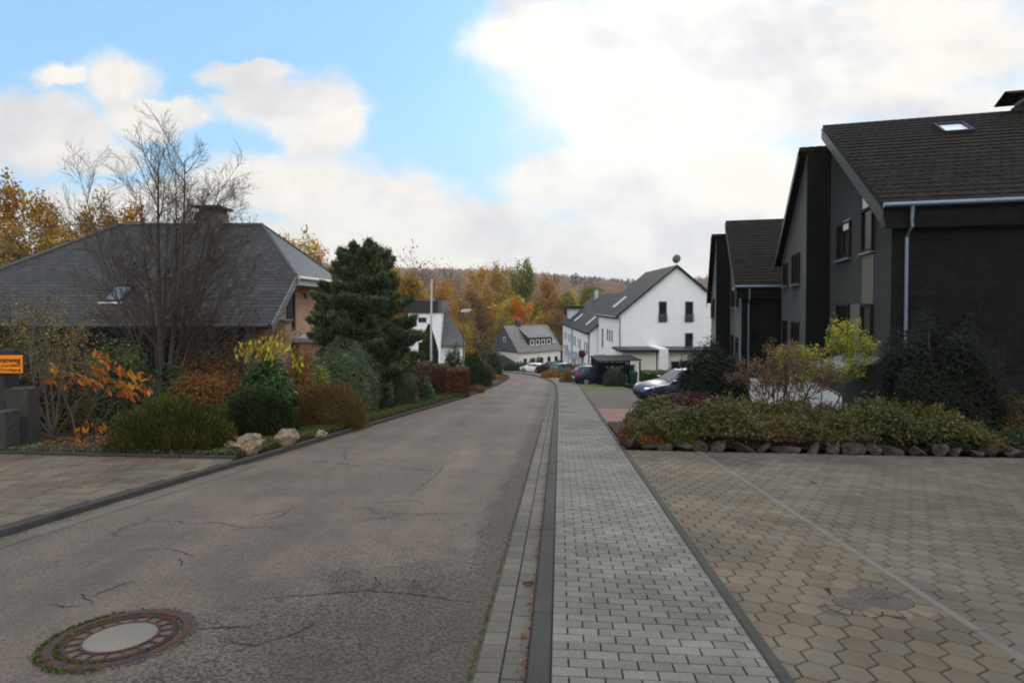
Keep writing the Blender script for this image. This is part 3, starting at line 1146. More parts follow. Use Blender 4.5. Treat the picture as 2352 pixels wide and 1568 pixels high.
wa = gwin(4.2, 6.0, 5.2, 6.57, mull=1)
b_ = MB()
b_.box((-0.06, 4.25, 6.25), (-0.02, 5.05, 6.60))
b_.build('roller_blind', BLIND, wa)
gwin(1.6, 2.8, 5.22, 6.68)
gwin(4.2, 6.0, 2.1, 3.5, mull=1)
gwin(1.6, 2.8, 2.1, 3.5)
p = MB()
p.box((-0.02, 1.6, 3.52), (0.01, 2.8, 5.13))
p.build('beige_panel', BEIGE, H1)
p = MB()
p.box((-0.02, 2.85, 2.1), (0.01, 4.15, 3.5))
p.build('beige_panel', BEIGE, H1)
p = MB()
p.prism([(-0.02, 1.62, 6.70), (-0.02, 2.8, 6.70), (-0.02, 2.8, 7.62)], (0.03, 0, 0))
p.build('pale_panel', PALE, H1)
gwin(8.55, 10.2, 4.4, 5.78, -0.9, mull=1)
gwin(11.5, 12.6, 4.4, 5.5, -0.9)
gwin(8.55, 10.2, 1.5, 2.7, -0.9, mull=1)
gwin(11.5, 12.6, 1.5, 2.7, -0.9)
# skylight on the front slope
ys, zs = 5.1, 6.36 + (5.1 + 0.42) * (4.5 / 7.72)
up = Vector((0, 7.72, 4.5)).normalized()
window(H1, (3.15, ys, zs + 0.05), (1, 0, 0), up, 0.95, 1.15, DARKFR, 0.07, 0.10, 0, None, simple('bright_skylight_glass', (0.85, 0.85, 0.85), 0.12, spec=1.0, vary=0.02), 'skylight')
ch = MB()
ch.box((6.35, 6.85, 9.6), (7.5, 7.75, 11.08))
cho = ch.build('chimney', simple('slate_clad', (0.012, 0.013, 0.014), 0.7, vary=0.3, spec=0.1), ROOF1)
ch = MB()
ch.box((6.42, 6.92, 11.081), (7.43, 7.68, 11.24))
ch.build('chimney_pot', simple('lead_band', (0.16, 0.17, 0.18), 0.5), cho)
ch = MB()
ch.prism([(5.95, 6.5, 11.28), (7.9, 6.5, 11.28), (7.9, 7.3, 11.58), (5.95, 7.3, 11.58)], (0, 0, 0.05))
ch.prism([(5.95, 8.1, 11.28), (5.95, 7.302, 11.58), (7.9, 7.302, 11.58), (7.9, 8.1, 11.28)], (0, 0, 0.05))
for sx_ in (6.5, 7.35):
    ch.box((sx_ - 0.03, 7.0, 11.22), (sx_ + 0.03, 7.6, 11.42))
ch.build('chimney_cap', BLACKW, cho)
# little porch roof over the lower entrance
p = MB()
p.prism([(-0.003, 0.7, 1.75), (-0.003, 3.3, 1.75), (-1.5, 3.3, 1.35), (-1.5, 0.7, 1.35)], (0, 0, 0.10))
po = p.build('porch_roof', simple('porch_felt', (0.16, 0.165, 0.17), 0.7), H1)
p = MB()
p.box((-1.44, 0.8, 1.1), (-1.34, 3.2, 1.34))
p.build('porch_beam', BLACKW, po)
for yy_ in (0.8, 3.2):
    MB().box((-1.43, yy_ - 0.05, -3), (-1.35, yy_ + 0.05, 1.099)).build('post', BLACKW, po)
H2 = dup(H1, (hx + 1.24, hy + 14.2, gz(hx, hy) - 1.9), math.radians(-16.2), None, 'dark clad house with brown tiled roof, lower down the slope behind the chimney house')
H2.name = 'dark_house'

# white plank fence with stepped and sloping top beside the porch
wf = thing('plank_fence', 'white vertical plank fence with sloping top behind the bare maple', 'fence', (8.6, 16.6, gz(8.6, 16.6)))
pts = [(1722, 868), (1788, 872), (1796, 840), (1812, 842), (1840, 866), (1875, 882), (1932, 912)]
pl = MB()
u = 1722
while u < 1930:
    vt = np.interp(u + 4, [p_[0] for p_ in pts], [p_[1] for p_ in pts])
    a, b = at(u, vt, 16.6), at(u + 8.6, vt, 16.6)
    pl.box((a.x - 8.6, -0.012, -0.6), (b.x - 8.6, 0.012, a.z - wf.location.z + random.uniform(-0.01, 0.01)))
    u += 9.2
pl.build('planks', WHITE_P, wf)
rl = MB()
q = [at(u_, v_, 16.6) - wf.location for u_, v_ in ((1840, 863), (1875, 879), (1934, 910))]
rl.tube([(p_.x, 0.0, p_.z + 0.02) for p_ in q], 0.025, 6)
rl.tube([(at(1722, 900, 16.6).x - 8.6, 0.04, at(1722, 905, 16.6).z - wf.location.z), (at(1930, 900, 16.6).x - 8.6, 0.04, at(1722, 905, 16.6).z - wf.location.z)], 0.03, 6)
rl.build('rail', GREYFR, wf)

# ------------------------------------------------------------------ white gabled house and terrace
ROOFG = tilemat('grey_tile', (0.034, 0.032, 0.031), (0.046, 0.043, 0.041), (0.015, 0.015, 0.015), 0.3, 0.3, 1.0, 0.75, 0.02, along='y', bstr=0.5, spec=0.15)


def gable_roof(parent, W, Dp, ez, az, ov=0.35, mat=None, th=0.2, front=0.3, back=0.3):
    s = (az - ez) / (W / 2)
    r_ = MB()
    for sg in (-1, 1):
        e = W / 2 + sg * (W / 2 + ov)
        x = W / 2
        po_ = [(e, -front, ez - ov * s), (x, -front, az), (x, Dp + back, az), (e, Dp + back, ez - ov * s)]
        if sg > 0:
            po_ = po_[::-1]
        r_.prism(po_, (0, 0, th))
    return r_.build('roof', mat or ROOFG, parent)


WA = thing('white_house', 'white rendered gabled house with two tall gable windows and satellite dish on the ridge', 'house', (10.1, 55, -6.2))
b_ = MB()
b_.prism([(0, 0, -2), (11, 0, -2), (11, 0, 6.8), (5.5, 0, 11.4), (0, 0, 6.8)], (0, 12.5, 0))
b_.build('wall', WHITE_R, WA)
ra = gable_roof(WA, 11, 12.5, 6.85, 11.45)
for (x, z, h) in ((3.8, 6.2, 2.0), (6.3, 6.2, 2.0), (6.3, 3.66, 1.55)):
    wo_ = window(WA, (x, 0, z), (1, 0, 0), (0, 0, 1), 0.78, h, GREYFR, 0.07, 0.04)
    if z > 6:
        rl = MB()
        for zz in np.linspace(0.12, 0.75, 6):
            rl.box((x - 0.06, -0.12, z + zz), (x + 0.84, -0.10, z + zz + 0.03))
        rl.box((x - 0.06, -0.12, z + 0.1), (x - 0.03, -0.05, z + 0.8))
        rl.box((x + 0.81, -0.12, z + 0.1), (x + 0.84, -0.05, z + 0.8))
        rl.build('railing', GREYM, wo_)
for (y0, wd_, z, h) in ((9.0, 1.2, 3.1, 2.1), (6.0, 0.6, 4.1, 1.2), (4.6, 0.6, 4.1, 1.2), (3.2, 0.6, 4.1, 1.2), (8.4, 1.2, 0.6, 1.3), (4.2, 1.4, 0.3, 2.1)):
    window(WA, (0, y0 + wd_, z), (0, -1, 0), (0, 0, 1), wd_, h, GREYFR, 0.07, 0.03)
up = Vector((5.5, 0, 4.6)).normalized()
window(WA, (0.6, 6.7, 6.85 + 0.6 * 0.836 + 0.24), (0, -1, 0), up, 0.95, 1.7, WHITE_P, 0.08, 0.08, 0, None, GLASS_B, 'skylight', (-4.6 / 7.17, 0, 5.5 / 7.17))
pp = MB()
pp.tube([(0.12, -0.06, 6.75), (0.12, -0.06, -2)], 0.05, 8)
pp.tube([(-0.34, -0.3, 6.72), (-0.34, 12.7, 6.72)], 0.07, 8)
pp.build('gutter', ZINC, WA, smooth=True)
ds = MB()
ds.lathe([(0.0, -0.10), (0.2, -0.085), (0.36, -0.03), (0.42, 0.03), (0.40, 0.035), (0.2, -0.05), (0.0, -0.07)], 24)
do = ds.build('satellite_dish', simple('dish_grey', (0.12, 0.14, 0.145), 0.5), WA, smooth=True)
do.location = (5.45, -0.12, 12.2)
do.rotation_euler = (math.radians(-72), 0, math.radians(12))
ds = MB()
ds.tube([(5.5, 0.12, 11.3), (5.5, 0.12, 12.15), (5.45, -0.05, 12.2)], 0.04, 8)
ds.build('dish_mast', GREYM, WA)
an = MB()
an.box((-0.3, -3.6, -2), (2.7, -0.003, 3.72))
an.box((3.7, -3.6, -2), (11, -0.003, 3.72))
ao = an.build('extension', CREAM_R, WA)
an = MB()
an.box((-0.6, -4.1, 3.722), (2.8, -0.004, 3.93))
an.box((3.6, -4.1, 3.722), (11.2, -0.004, 3.93))
an.build('flat_roof', DARKFR, ao)
an = MB()
an.box((2.85, -4.5, -2), (3.53, -0.004, 4.05))
an.build('dividing_wall', WHITE_R, ao)
window(ao, (-0.1, -3.6, 0.5), (1, 0, 0), (0, 0, 1), 0.9, 2.1, GREYFR, 0.09, 0.03)
window(ao, (4.0, -3.6, 0.3), (1, 0, 0), (0, 0, 1), 1.5, 2.6, GREYFR, 0.09, 0.03, 1)
cn = MB()
cn.prism([(-0.003, 6.9, 2.4), (-0.003, 8.6, 2.4), (-1.2, 8.6, 2.25), (-1.2, 6.9, 2.25)], (0, 0, 0.07))
cn.build('door_canopy', GREYFR, WA)

WB = thing('white_terrace', 'long white terrace with grey roof stepping down behind the gabled white house', 'house', (9.1, 67.8, -7.6))
b_ = MB()
b_.prism([(0, 0, -3), (11, 0, -3), (11, 0, 6.0), (5.5, 0, 10.6), (0, 0, 6.0)], (0, 36, 0))
b_.build('wall', WHITE_R, WB)
rb = gable_roof(WB, 11, 36, 6.05, 10.65)
for (ys_, xs_) in ((6.4, 0.45), (21.0, 0.55)):
    window(WB, (xs_, ys_ + 1.0, 6.05 + xs_ * 0.836 + 0.24), (0, -1, 0), up, 1.0, 1.6, WHITE_P, 0.08, 0.08, 0, None, GLASS_B, 'skylight', (-4.6 / 7.17, 0, 5.5 / 7.17))
dm = MB()
dm.box((0.7, 30.5, 6.2), (4.0, 35.0, 8.6))
dmo = dm.build('dormer', simple('pale_blue_render', (0.55, 0.6, 0.64), 0.7), WB)
dm = MB()
dm.box((0.2, 30.0, 8.602), (5.0, 35.6, 9.0))
dm.build('dormer_roof', ROOFG, dmo)
for y0 in (2.0, 9.0, 15.0, 22.5, 29.0):
    for z, h in ((3.3, 1.4), (0.6, 1.4)):
        window(WB, (0, y0 + 1.0, z), (0, -1, 0), (0, 0, 1), 1.0, h, GREYFR, 0.08, 0.03)
        window(WB, (0, y0 + 3.1, z), (0, -1, 0), (0, 0, 1), 0.7, h, GREYFR, 0.08, 0.03)
for y0 in (0.15, 19.3):
    pp = MB()
    pp.tube([(-0.1, y0, 5.7), (-0.1, y0, -3)], 0.08, 8)
    pp.build('downpipe', ZINC, WB, smooth=True)
for y0 in (5.6, 13, 26):
    cn = MB()
    cn.prism([(-0.003, y0, 2.5), (-0.003, y0 + 2, 2.5), (-1.3, y0 + 2, 2.3), (-1.3, y0, 2.3)], (0, 0, 0.08))
    cn.box((-1.25, y0 + 0.05, -2), (-1.17, y0 + 0.13, 2.3))
    cn.build('door_canopy', GREYFR, WB)
ch = MB()
ch.box((4.4, 27, 9.0), (5.0, 27.8, 11.6))
ch.build('chimney', GREYM, rb)

# ------------------------------------------------------------------ cottage down in the valley
CT = thing('cottage', 'grey roofed cottage with a four window dormer at the foot of the street', 'house', (1.22, 112, -11.3), math.radians(40))
CW, CD, CE, CA = 11.4, 8.4, 3.9, 8.55
b_ = MB()
b_.prism([(0, 0, -3), (0, CD, -3), (0, CD, CE), (0, CD / 2, CA), (0, 0, CE)], (CW, 0, 0))
b_.build('wall', CREAM_R, CT)
b_ = MB()
b_.prism([(-0.003, 0, CE - 0.4), (-0.003, CD / 2, CA), (-0.003, CD, CE - 0.4)], (-0.05, 0, 0))
b_.build('slate_gable', simple('slate_gable', (0.10, 0.11, 0.12), 0.6, vary=0.2), CT)
FIB = tilemat('fibre_cement', (0.16, 0.15, 0.135), (0.19, 0.18, 0.16), (0.09, 0.085, 0.08), 0.4, 0.35, 1.0, 0.7, 0.01, along='x', bstr=0.3)
r_ = MB()
s = (CA - CE) / (CD / 2)
for sg in (-1, 1):
    y = CD / 2 + sg * (CD / 2 + 0.35)
    po_ = [(-0.3, y, CE - 0.35 * s), (CW + 0.3, y, CE - 0.35 * s), (CW + 0.3, CD / 2, CA), (-0.3, CD / 2, CA)]
    r_.prism(po_ if sg < 0 else po_[::-1], (0, 0, 0.16))
cr = r_.build('roof', FIB, CT)
dm = MB()
dm.prism([(3.2, 0.75, 4.4), (3.2, 0.75, 6.35), (3.2, 3.6, 7.95)], (6.5, 0, 0))
dmo = dm.build('dormer', simple('slate_dark', (0.035, 0.035, 0.04), 0.55, vary=0.2), cr)
dm = MB()
dm.prism([(3.0, 0.4, 6.30), (9.9, 0.4, 6.30), (9.9, 3.9, 8.32), (3.0, 3.9, 8.32)], (0, 0, 0.12))
dm.build('dormer_roof', FIB, dmo)
for k in range(4):
    window(dmo, (3.75 + 1.5 * k, 0.75, 4.85), (1, 0, 0), (0, 0, 1), 1.0, 1.1, WHITE_P, 0.16, 0.05)
for x in (1.2, 3.4, 5.6, 7.6, 9.6):
    window(CT, (x, 0, 1.2), (1, 0, 0), (0, 0, 1), 1.1, 1.3, WHITE_P, 0.1, 0.04)
window(CT, (-0.053, 4.6, 5.6), (0, -1, 0), (0, 0, 1), 0.8, 0.9, WHITE_P, 0.12, 0.04)
ch = MB()
ch.box((3.0, CD / 2 - 0.4, 8.2), (3.9, CD / 2 + 0.4, 9.7))
ch.build('chimney', simple('slate_chimney', (0.05, 0.05, 0.055), 0.6), cr)
n_ = Vector((0, -s, 1)).normalized()
window(cr, (10.0, 1.0, CE + 1.0 * s + 0.17), (1, 0, 0), Vector((0, 1, s)), 0.9, 1.3, WHITE_P, 0.1, 0.06, 0, None, GLASS_B, 'skylight')
lt = MB()
lt.prism([(-4.5, -0.5, -3), (-4.5, 4.5, -3), (-4.5, 4.5, 2.6), (-4.5, -0.5, 1.0)], (4.4, 0, 0))
lto = lt.build('side_wing', CREAM_R, CT)
lt = MB()
lt.prism([(-4.8, -0.9, 0.95), (0.0, -0.9, 0.95), (-0.06, 4.6, 2.75), (-4.8, 4.6, 2.75)], (0, 0, 0.2))
lt.build('wing_roof', simple('bitumen', (0.02, 0.022, 0.028), 0.6), lto)

# ------------------------------------------------------------------ brick house with the big slate roof
BX, BY, BZ = -17.0, 22.0, gz(-17.0, 22.0)
BH = thing('brick_house', 'brick bungalow under a big half hipped slate roof behind the bare tree', 'house', (BX, BY, BZ))


def L(x, y, z):
    return (x - BX, y - BY, z - BZ)


SLX = tilemat('slate_run', (0.032, 0.030, 0.030), (0.058, 0.051, 0.047), (0.013, 0.013, 0.013), 0.30, 0.14, 1.0, 0.6, 0.012, ((0.055, 0.042, 0.03), 0.6), 0.8, along='x', spec=0.2)
SLY = tilemat('slate_hip_skylit', (0.058, 0.062, 0.070), (0.08, 0.085, 0.095), (0.03, 0.032, 0.035), 0.30, 0.14, 1.0, 0.6, 0.012, None, 0.5, along='y', spec=0.22)  # same slate, paler and bluer: reflected sky put into the hip colour
FA, FB, FC, FD_, FE = L(-25, 22, .97), L(-9.15, 22, .97), L(-9.15, 24.65, 2.97), L(-12, 28, 5.55), L(-18.9, 28, 5.55)
KA, KB, KC = L(-25, 34, .97), L(-9.15, 34, .97), L(-9.15, 31.35, 2.97)
rm = slab([FA, FB, FC, FD_, FE], 0.18)
broof = rm.build('roof', SLX, BH)
rm = slab([KC, KB, KA, FE, FD_], 0.18)
rm.build('rear_slope', SLX, broof)
rm = slab([FC, KC, FD_], 0.18)
rm.build('half_hip', SLY, broof)
rm = slab([KA, FA, FE], 0.18)
rm.build('hip', SLY, broof)
BRK = tilemat('orange_brick', (0.46, 0.20, 0.11), (0.52, 0.26, 0.15), (0.38, 0.27, 0.20), 0.24, 0.075, 1.0, 0.85, 0.01, bstr=0.3, bias=0.1)
b_ = MB()
b_.prism([L(-9.9, 22.8, -4), L(-9.9, 33.2, -4), L(-9.9, 33.2, 1.3), L(-9.9, 31.4, 2.7), L(-9.9, 24.6, 2.7), L(-9.9, 22.8, 1.3)], (-14.5, 0, 0))
b_.build('wall', BRK, BH)
b_ = MB()
b_.box(L(-25.1, 21.92, 0.40), L(-9.9, 22.0, 0.96))
b_.box(L(-24.6, 22.75, -4), L(-10.6, 22.795, 0.9))
b_.build('eaves_board', BLACKW, BH)
g = MB()
g.tube([L(-25.2, 21.88, 0.93), L(-9.2, 21.88, 0.93)], 0.08, 8)
g.build('gutter', simple('dark_zinc', (0.05, 0.055, 0.06), 0.45, 0.3), BH, smooth=True)
b_ = MB()
b_.tube([L(-9.02, 24.6, 2.86), L(-9.02, 31.4, 2.86)], 0.09, 8)
b_.box(L(-9.12, 24.62, 2.55), L(-9.06, 31.38, 2.78))
b_.build('hip_gutter', simple('pale_gutter', (0.42, 0.41, 0.38), 0.5), BH)
VSL = tilemat('verge_slate', (0.13, 0.13, 0.125), (0.17, 0.17, 0.16), (0.06, 0.06, 0.06), 0.14, 0.3, 1.0, 0.6, 0.02, along='y')
MB().prism([L(-9.148, 22.0, 0.98), L(-9.148, 24.6, 2.96), L(-9.148, 24.6, 2.60), L(-9.148, 22.0, 0.62)], (0.07, 0, 0)).build('verge_trim', VSL, BH)
MB().prism([L(-9.148, 34.0, 0.98), L(-9.148, 34.0, 0.62), L(-9.148, 31.4, 2.60), L(-9.148, 31.4, 2.96)], (0.07, 0, 0)).build('verge_trim', VSL, BH)
rd_ = MB()
rd_.tube([FE, FD_], 0.10, 8)
rd_.tube([FD_, FC], 0.07, 8)
rd_.tube([FD_, KC], 0.07, 8)
rd_.tube([FE, FA], 0.10, 8)
rd_.build('ridge_cap', simple('ridge_slate', (0.06, 0.062, 0.065), 0.55, vary=0.25, scale=12), BH, smooth=True)
ch = MB()
ch.box(L(-14.85, 27.4, 4.9), L(-13.85, 28.5, 6.10))
cho = ch.build('chimney', tilemat('chimney_stone', (0.07, 0.06, 0.052), (0.10, 0.085, 0.072), (0.04, 0.036, 0.03), 0.25, 0.12), broof)
ch = MB()
for dx_ in (-14.8, -14.4, -14.0):
    ch.box(L(dx_, 27.5, 6.10), L(dx_ + 0.12, 28.4, 6.28))
ch.box(L(-15.0, 27.25, 6.282), L(-13.7, 28.65, 6.38))
ch.build('chimney_cap', simple('cap_plate', (0.03, 0.022, 0.02), 0.6), cho)
su = Vector((0, 6, 4.58)).normalized()
ws = window(broof, L(-16.4, 23.1, .97 + 1.1 * .763 + 0.03), (1, 0, 0), su, 0.85, 1.1, DARKFR, 0.08, 0.07, 0, None, GLASS_B, 'skylight')
s_ = MB()
s_.box(L(-16.42, 22.98, 1.76), L(-15.5, 23.1, 1.84))
s_.build('sill', WHITE_P, ws)
# gable windows and door, facing +x
window(BH, L(-9.9, 24.4, 1.25), (0, 1, 0), (0, 0, 1), 0.85, 1.0, GREYFR, 0.08, 0.03)
window(BH, L(-9.9, 25.45, 0.55), (0, 1, 0), (0, 0, 1), 0.95, 2.2, simple('brown_frame', (0.06, 0.022, 0.016), 0.5), 0.12, 0.05, name='door')
window(BH, L(-9.9, 29.3, 1.0), (0, 1, 0), (0, 0, 1), 1.5, 1.3, GREYFR, 0.08, 0.03, 1)
tr = MB()
tr.box(L(-9.898, 24.6, 0.12), L(-8.35, 31.0, 0.30))
tro = tr.build('terrace', simple('terrace_slab', (0.42, 0.41, 0.39), 0.8), BH)
tr = MB()
tr.box(L(-9.75, 23.3, -4), L(-9.1, 23.9, 1.05))
tr.box(L(-9.05, 24.7, -4), L(-8.5, 25.2, 0.118))
tr.build('brick_pier', BRK, tro)
tr = MB()
tr.box(L(-9.82, 23.22, 1.052), L(-9.03, 23.98, 1.13))
tr.build('pier_cap', CONCRETE, tro)
tr = MB()
for k in range(16):
    y = 24.8 + k * 0.4
    tr.box(L(-8.42, y, 0.302), L(-8.39, y + 0.03, 1.2))
tr.box(L(-8.43, 24.7, 1.2), L(-8.38, 31, 1.24))
tr.build('railing', GREYM, tro)
lp = MB()
lp.lathe([(0.0, 0.1), (0.06, 0.05), (0.08, -0.12), (0.0, -0.14)], 10, L(-9.78, 27.5, 2.15))
lp.box(L(-9.9, 27.47, 2.2), L(-9.76, 27.53, 2.26))
lp.build('wall_lamp', DARKFR, BH)

# ------------------------------------------------------------------ white house with slate band beyond the pine
WX, WY, WZ = -10.0, 65.0, gz(-10.0, 65.0)
WH = thing('flat_topped_house', 'white house with dark slate band below its flat top, behind the thuja column', 'house', (WX, WY, WZ))
b_ = MB()
b_.box((-1.6, 0, -2), (2.0, 7, 8.3 - 0.9))
b_.prism([(2.002, 0.6, -2), (4.6, 0.6, -2), (2.6, 5.6, -2), (2.002, 5.6, -2)], (0, 0, 5.35))
b_.build('wall', WHITE_R, WH)
b_ = MB()
b_.box((-1.8, -0.25, 7.1), (1.7, 7.2, 8.45))
b_.build('slate_band', simple('slate_band', (0.028, 0.027, 0.028), 0.6, vary=0.2), WH)
b_ = MB()
b_.box((1.703, -0.1, 7.1), (2.2, 7.1, 8.45))
b_.build('chimney', simple('grey_plinth', (0.12, 0.10, 0.095), 0.7), WH)
b_ = MB()
b_.prism([(2.003, 0.2, 3.3), (4.9, 0.2, 3.3), (2.25, 3.6, 7.4), (2.003, 3.6, 7.4)], (0, 0, 0.15))
b_.prism([(4.9, 0.2, 3.3), (2.2, 7.0, 3.3), (2.25, 3.6, 7.4)], (0, 0, 0.15))
b_.build('roof', tilemat('dark_slate', (0.075, 0.072, 0.075), (0.1, 0.095, 0.1), (0.04, 0.04, 0.04), 0.3, 0.2, 1.0, 0.6, 0.01, along='x'), WH)
window(WH, (-0.6, 0, 5.9), (1, 0, 0), (0, 0, 1), 1.1, 0.75, WHITE_P, 0.1, 0.04)
window(WH, (-0.6, 0, 2.7), (1, 0, 0), (0, 0, 1), 1.1, 1.2, WHITE_P, 0.1, 0.04)

# ------------------------------------------------------------------ flagpole, street lamp, stone posts and sign
def base_at(u, Y):
    x = (u - CU) / F * Y
    return Vector((x, Y, gz(x, Y)))


b0 = base_at(990, 33)
fp = thing('flagpole', 'tall bare pale grey flagpole rising behind the copper beech hedge', 'flagpole', b0)
H = at(993, 640, 33).z - b0.z
m_ = MB()
m_.tube([(0, 0, -0.2), (0, 0, H * 0.5), (0.05, 0, H)], [0.075, 0.065, 0.05], 12)
m_.build('pole', simple('aluminium', (0.5, 0.52, 0.53), 0.4, 0.2), fp, smooth=True)
m_ = MB()
m_.lathe([(0.0, 0.08), (0.05, 0.05), (0.06, 0.0), (0.03, -0.03)], 12, (0.05, 0, H + 0.03))
m_.build('finial', DARKFR, fp, smooth=True)
b0 = base_at(1063.5, 36)
sl_ = thing('street_lamp', 'slim green street lamp post with a small pale head', 'street lamp', b0)
H = at(1066, 714, 36).z - b0.z
m_ = MB()
m_.tube([(0, 0, -0.2), (0, 0, 1.0), (0, 0, 1.05), (0.04, 0, H - 0.05)], [0.07, 0.07, 0.05, 0.042], 12)
m_.build('pole', simple('lamp_green', (0.035, 0.13, 0.06), 0.45), sl_, smooth=True)
m_ = MB()
m_.prism([(-0.12, -0.11, H - 0.08), (0.12, -0.13, H - 0.06), (0.50, -0.12, H + 0.03), (0.50, -0.10, H + 0.12), (0.1, -0.11, H + 0.12), (-0.12, -0.08, H + 0.04)], (0, 0.24, 0))
ho = m_.build('lamp_head', simple('lamp_head_grey', (0.45, 0.46, 0.45), 0.4), sl_, bevel=0.02)
m_ = MB()
m_.prism([(0.10, -0.10, H - 0.075), (0.46, -0.09, H + 0.01), (0.46, 0.09, H + 0.01), (0.10, 0.10, H - 0.075)], (0, 0, -0.03))
m_.build('lens', simple('lamp_lens', (0.6, 0.6, 0.58), 0.2), ho)


def stone_post(label, u0, u1, vt, Y, dep):
    a, b = at(u0, vt, Y), at(u1, vt, Y)
    cx, wd_ = (a.x + b.x) / 2, b.x - a.x
    z0 = gz(cx, Y)
    t = thing('stone_post', label, 'post', (cx, Y, z0), 0.12, 'rough stone gateposts')
    h = a.z - z0
    # hand-split granite: a grid box pushed about
    n1, n2 = 4, 10
    V, Q = [], []
    for i in range(n2 + 1):
        for k in range(4 * n1):
            s_, q_ = divmod(k, n1)
            f = q_ / n1
            x, y = [(-1 + 2 * f, -1), (1, -1 + 2 * f), (1 - 2 * f, 1), (-1, 1 - 2 * f)][s_]
            V.append((x * wd_ / 2 * (1 + random.uniform(-0.05, 0.04)), y * dep / 2 * (1 + random.uniform(-0.05, 0.04)), -0.2 + (h + 0.2) * i / n2 + random.uniform(-0.012, 0.012)))
    m = 4 * n1
    for i in range(n2):
        for k in range(m):
            Q.append((i * m + k, i * m + (k + 1) % m, (i + 1) * m + (k + 1) % m, (i + 1) * m + k))
    mb = MB().add(V, Q + [tuple(n2 * m + k for k in range(m))])
    mb.build('shaft', STONE_G, t)
    return t


stone_post('tall rough granite post carrying the orange sign', -52, 22, 838, 11.6, 0.4)
stone_post('rough granite post standing alone under the magnolia branches', 28, 75, 890, 11.2, 0.34)
stone_post('short rough granite post below the orange sign', -30, 26, 944, 10.6, 0.35)
a = at(-25, 857, 11.3)
bq = at(47, 816, 11.3)
SG = thing('private_road_sign', 'orange private road sign lettered in black on the tall stone post', 'sign', (a.x, 11.3, a.z), 0.06)
Wd, Hh = bq.x - a.x, bq.z - a.z
m_ = MB()
m_.box((0, 0, 0), (Wd, 0.02, Hh))
m_.build('board', simple('orange_enamel', (0.85, 0.24, 0.006), 0.5, vary=0.06), SG, bevel=0.004)
m_ = MB()
m_.box((-0.02, 0.022, Hh * 0.3), (Wd - 0.16, 0.16, Hh + 0.1))
m_.build('bracket', DARKFR, SG)


def text_mesh(name, s_, size, loc, mat, parent, width=None, bold=0.0):
    cu = bpy.data.curves.new(name, 'FONT')
    cu.body = s_
    cu.size = size
    cu.extrude = 0.001
    cu.offset = bold
    cu.align_x = 'CENTER'
    tmp = bpy.data.objects.new(name, cu)
    COL.objects.link(tmp)
    bpy.context.view_layer.update()
    me = bpy.data.meshes.new_from_object(tmp.evaluated_get(bpy.context.evaluated_depsgraph_get()))
    bpy.data.objects.remove(tmp)
    o = link(name, me, mat, parent)
    o.rotation_euler = (math.pi / 2, 0, 0)
    if width:
        k = width / max(1e-6, max(v.co.x for v in me.vertices) - min(v.co.x for v in me.vertices))
        o.scale = (k, 1, 1)
    o.location = loc
    return o


INK = simple('sign_ink', (0.02, 0.012, 0.005), 0.6)
text_mesh('lettering', 'Privatweg', 0.15, (Wd * 0.5, -0.003, Hh * 0.60), INK, SG, Wd * 0.9, 0.003)
text_mesh('lettering', 'Keine Durchfahrt', 0.075, (Wd * 0.5, -0.003, Hh * 0.36), INK, SG, Wd * 0.9, 0.001)
text_mesh('lettering', 'Kein Durchgang', 0.075, (Wd * 0.5, -0.003, Hh * 0.12), INK, SG, Wd * 0.9, 0.001)

# ------------------------------------------------------------------ manhole and small covers
IRON = None
m, nt, out = newmat('rusty_iron')
v = coords(nt)
n = noise(nt, v, 16, 5, 0.7)
n2 = noise(nt, v, 70, 3)
c = ramp(nt, n, [(0.3, (0.026, 0.022, 0.026)), (0.46, (0.045, 0.034, 0.036)), (0.56, (0.09, 0.036, 0.016)), (0.75, (0.13, 0.05, 0.02))])
bsdf(nt, out, c, 0.75, bump(nt, n2, 0.3, 0.004), 0.1, 0.2)
IRON = m
MOSS = leafmat('moss', [(0.028, 0.036, 0.008), (0.05, 0.065, 0.010), (0.08, 0.09, 0.016)], 0.9, 0.1, 14)


def tilted(name, label, cat, p):
    t = thing(name, label, cat, p)
    n = Vector((SLOPE * RD[0], SLOPE * RD[1], 1)).normalized()
    t.rotation_mode = 'QUATERNION'
    t.rotation_quaternion = Vector((0, 0, 1)).rotation_difference(n)
    return t


pm = onground(278, 1462, -0.050)
MH = tilted('manhole_cover', 'round rusty iron manhole cover with concrete centre and mossy rim', 'manhole', pm + Vector((0, 0, 0.0)))
mb = MB().lathe([(0.40, -0.05), (0.40, 0.004), (0.35, 0.006), (0.345, -0.012), (0.33, -0.012), (0.33, -0.04)], 64)
mb.build('frame_ring', IRON, MH, smooth=True, sharp=30)
mb = MB().lathe([(0.328, -0.03), (0.328, 0.004), (0.295, 0.006), (0.29, -0.03), (0.225, -0.03), (0.22, 0.006), (0.205, 0.006), (0.203, -0.02)], 64)
for k in range(18):                                       # webs between the pockets
    t = 2 * math.pi * (k + 0.3) / 18
    d, e = Vector((math.cos(t), math.sin(t), 0)), Vector((-math.sin(t), math.cos(t), 0))
    mb.prism([d * 0.222 - e * 0.006 - Vector((0, 0, 0.029)), d * 0.292 - e * 0.006 - Vector((0, 0, 0.029)), d * 0.292 + e * 0.006 - Vector((0, 0, 0.029)), d * 0.222 + e * 0.006 - Vector((0, 0, 0.029))], (0, 0, 0.033))
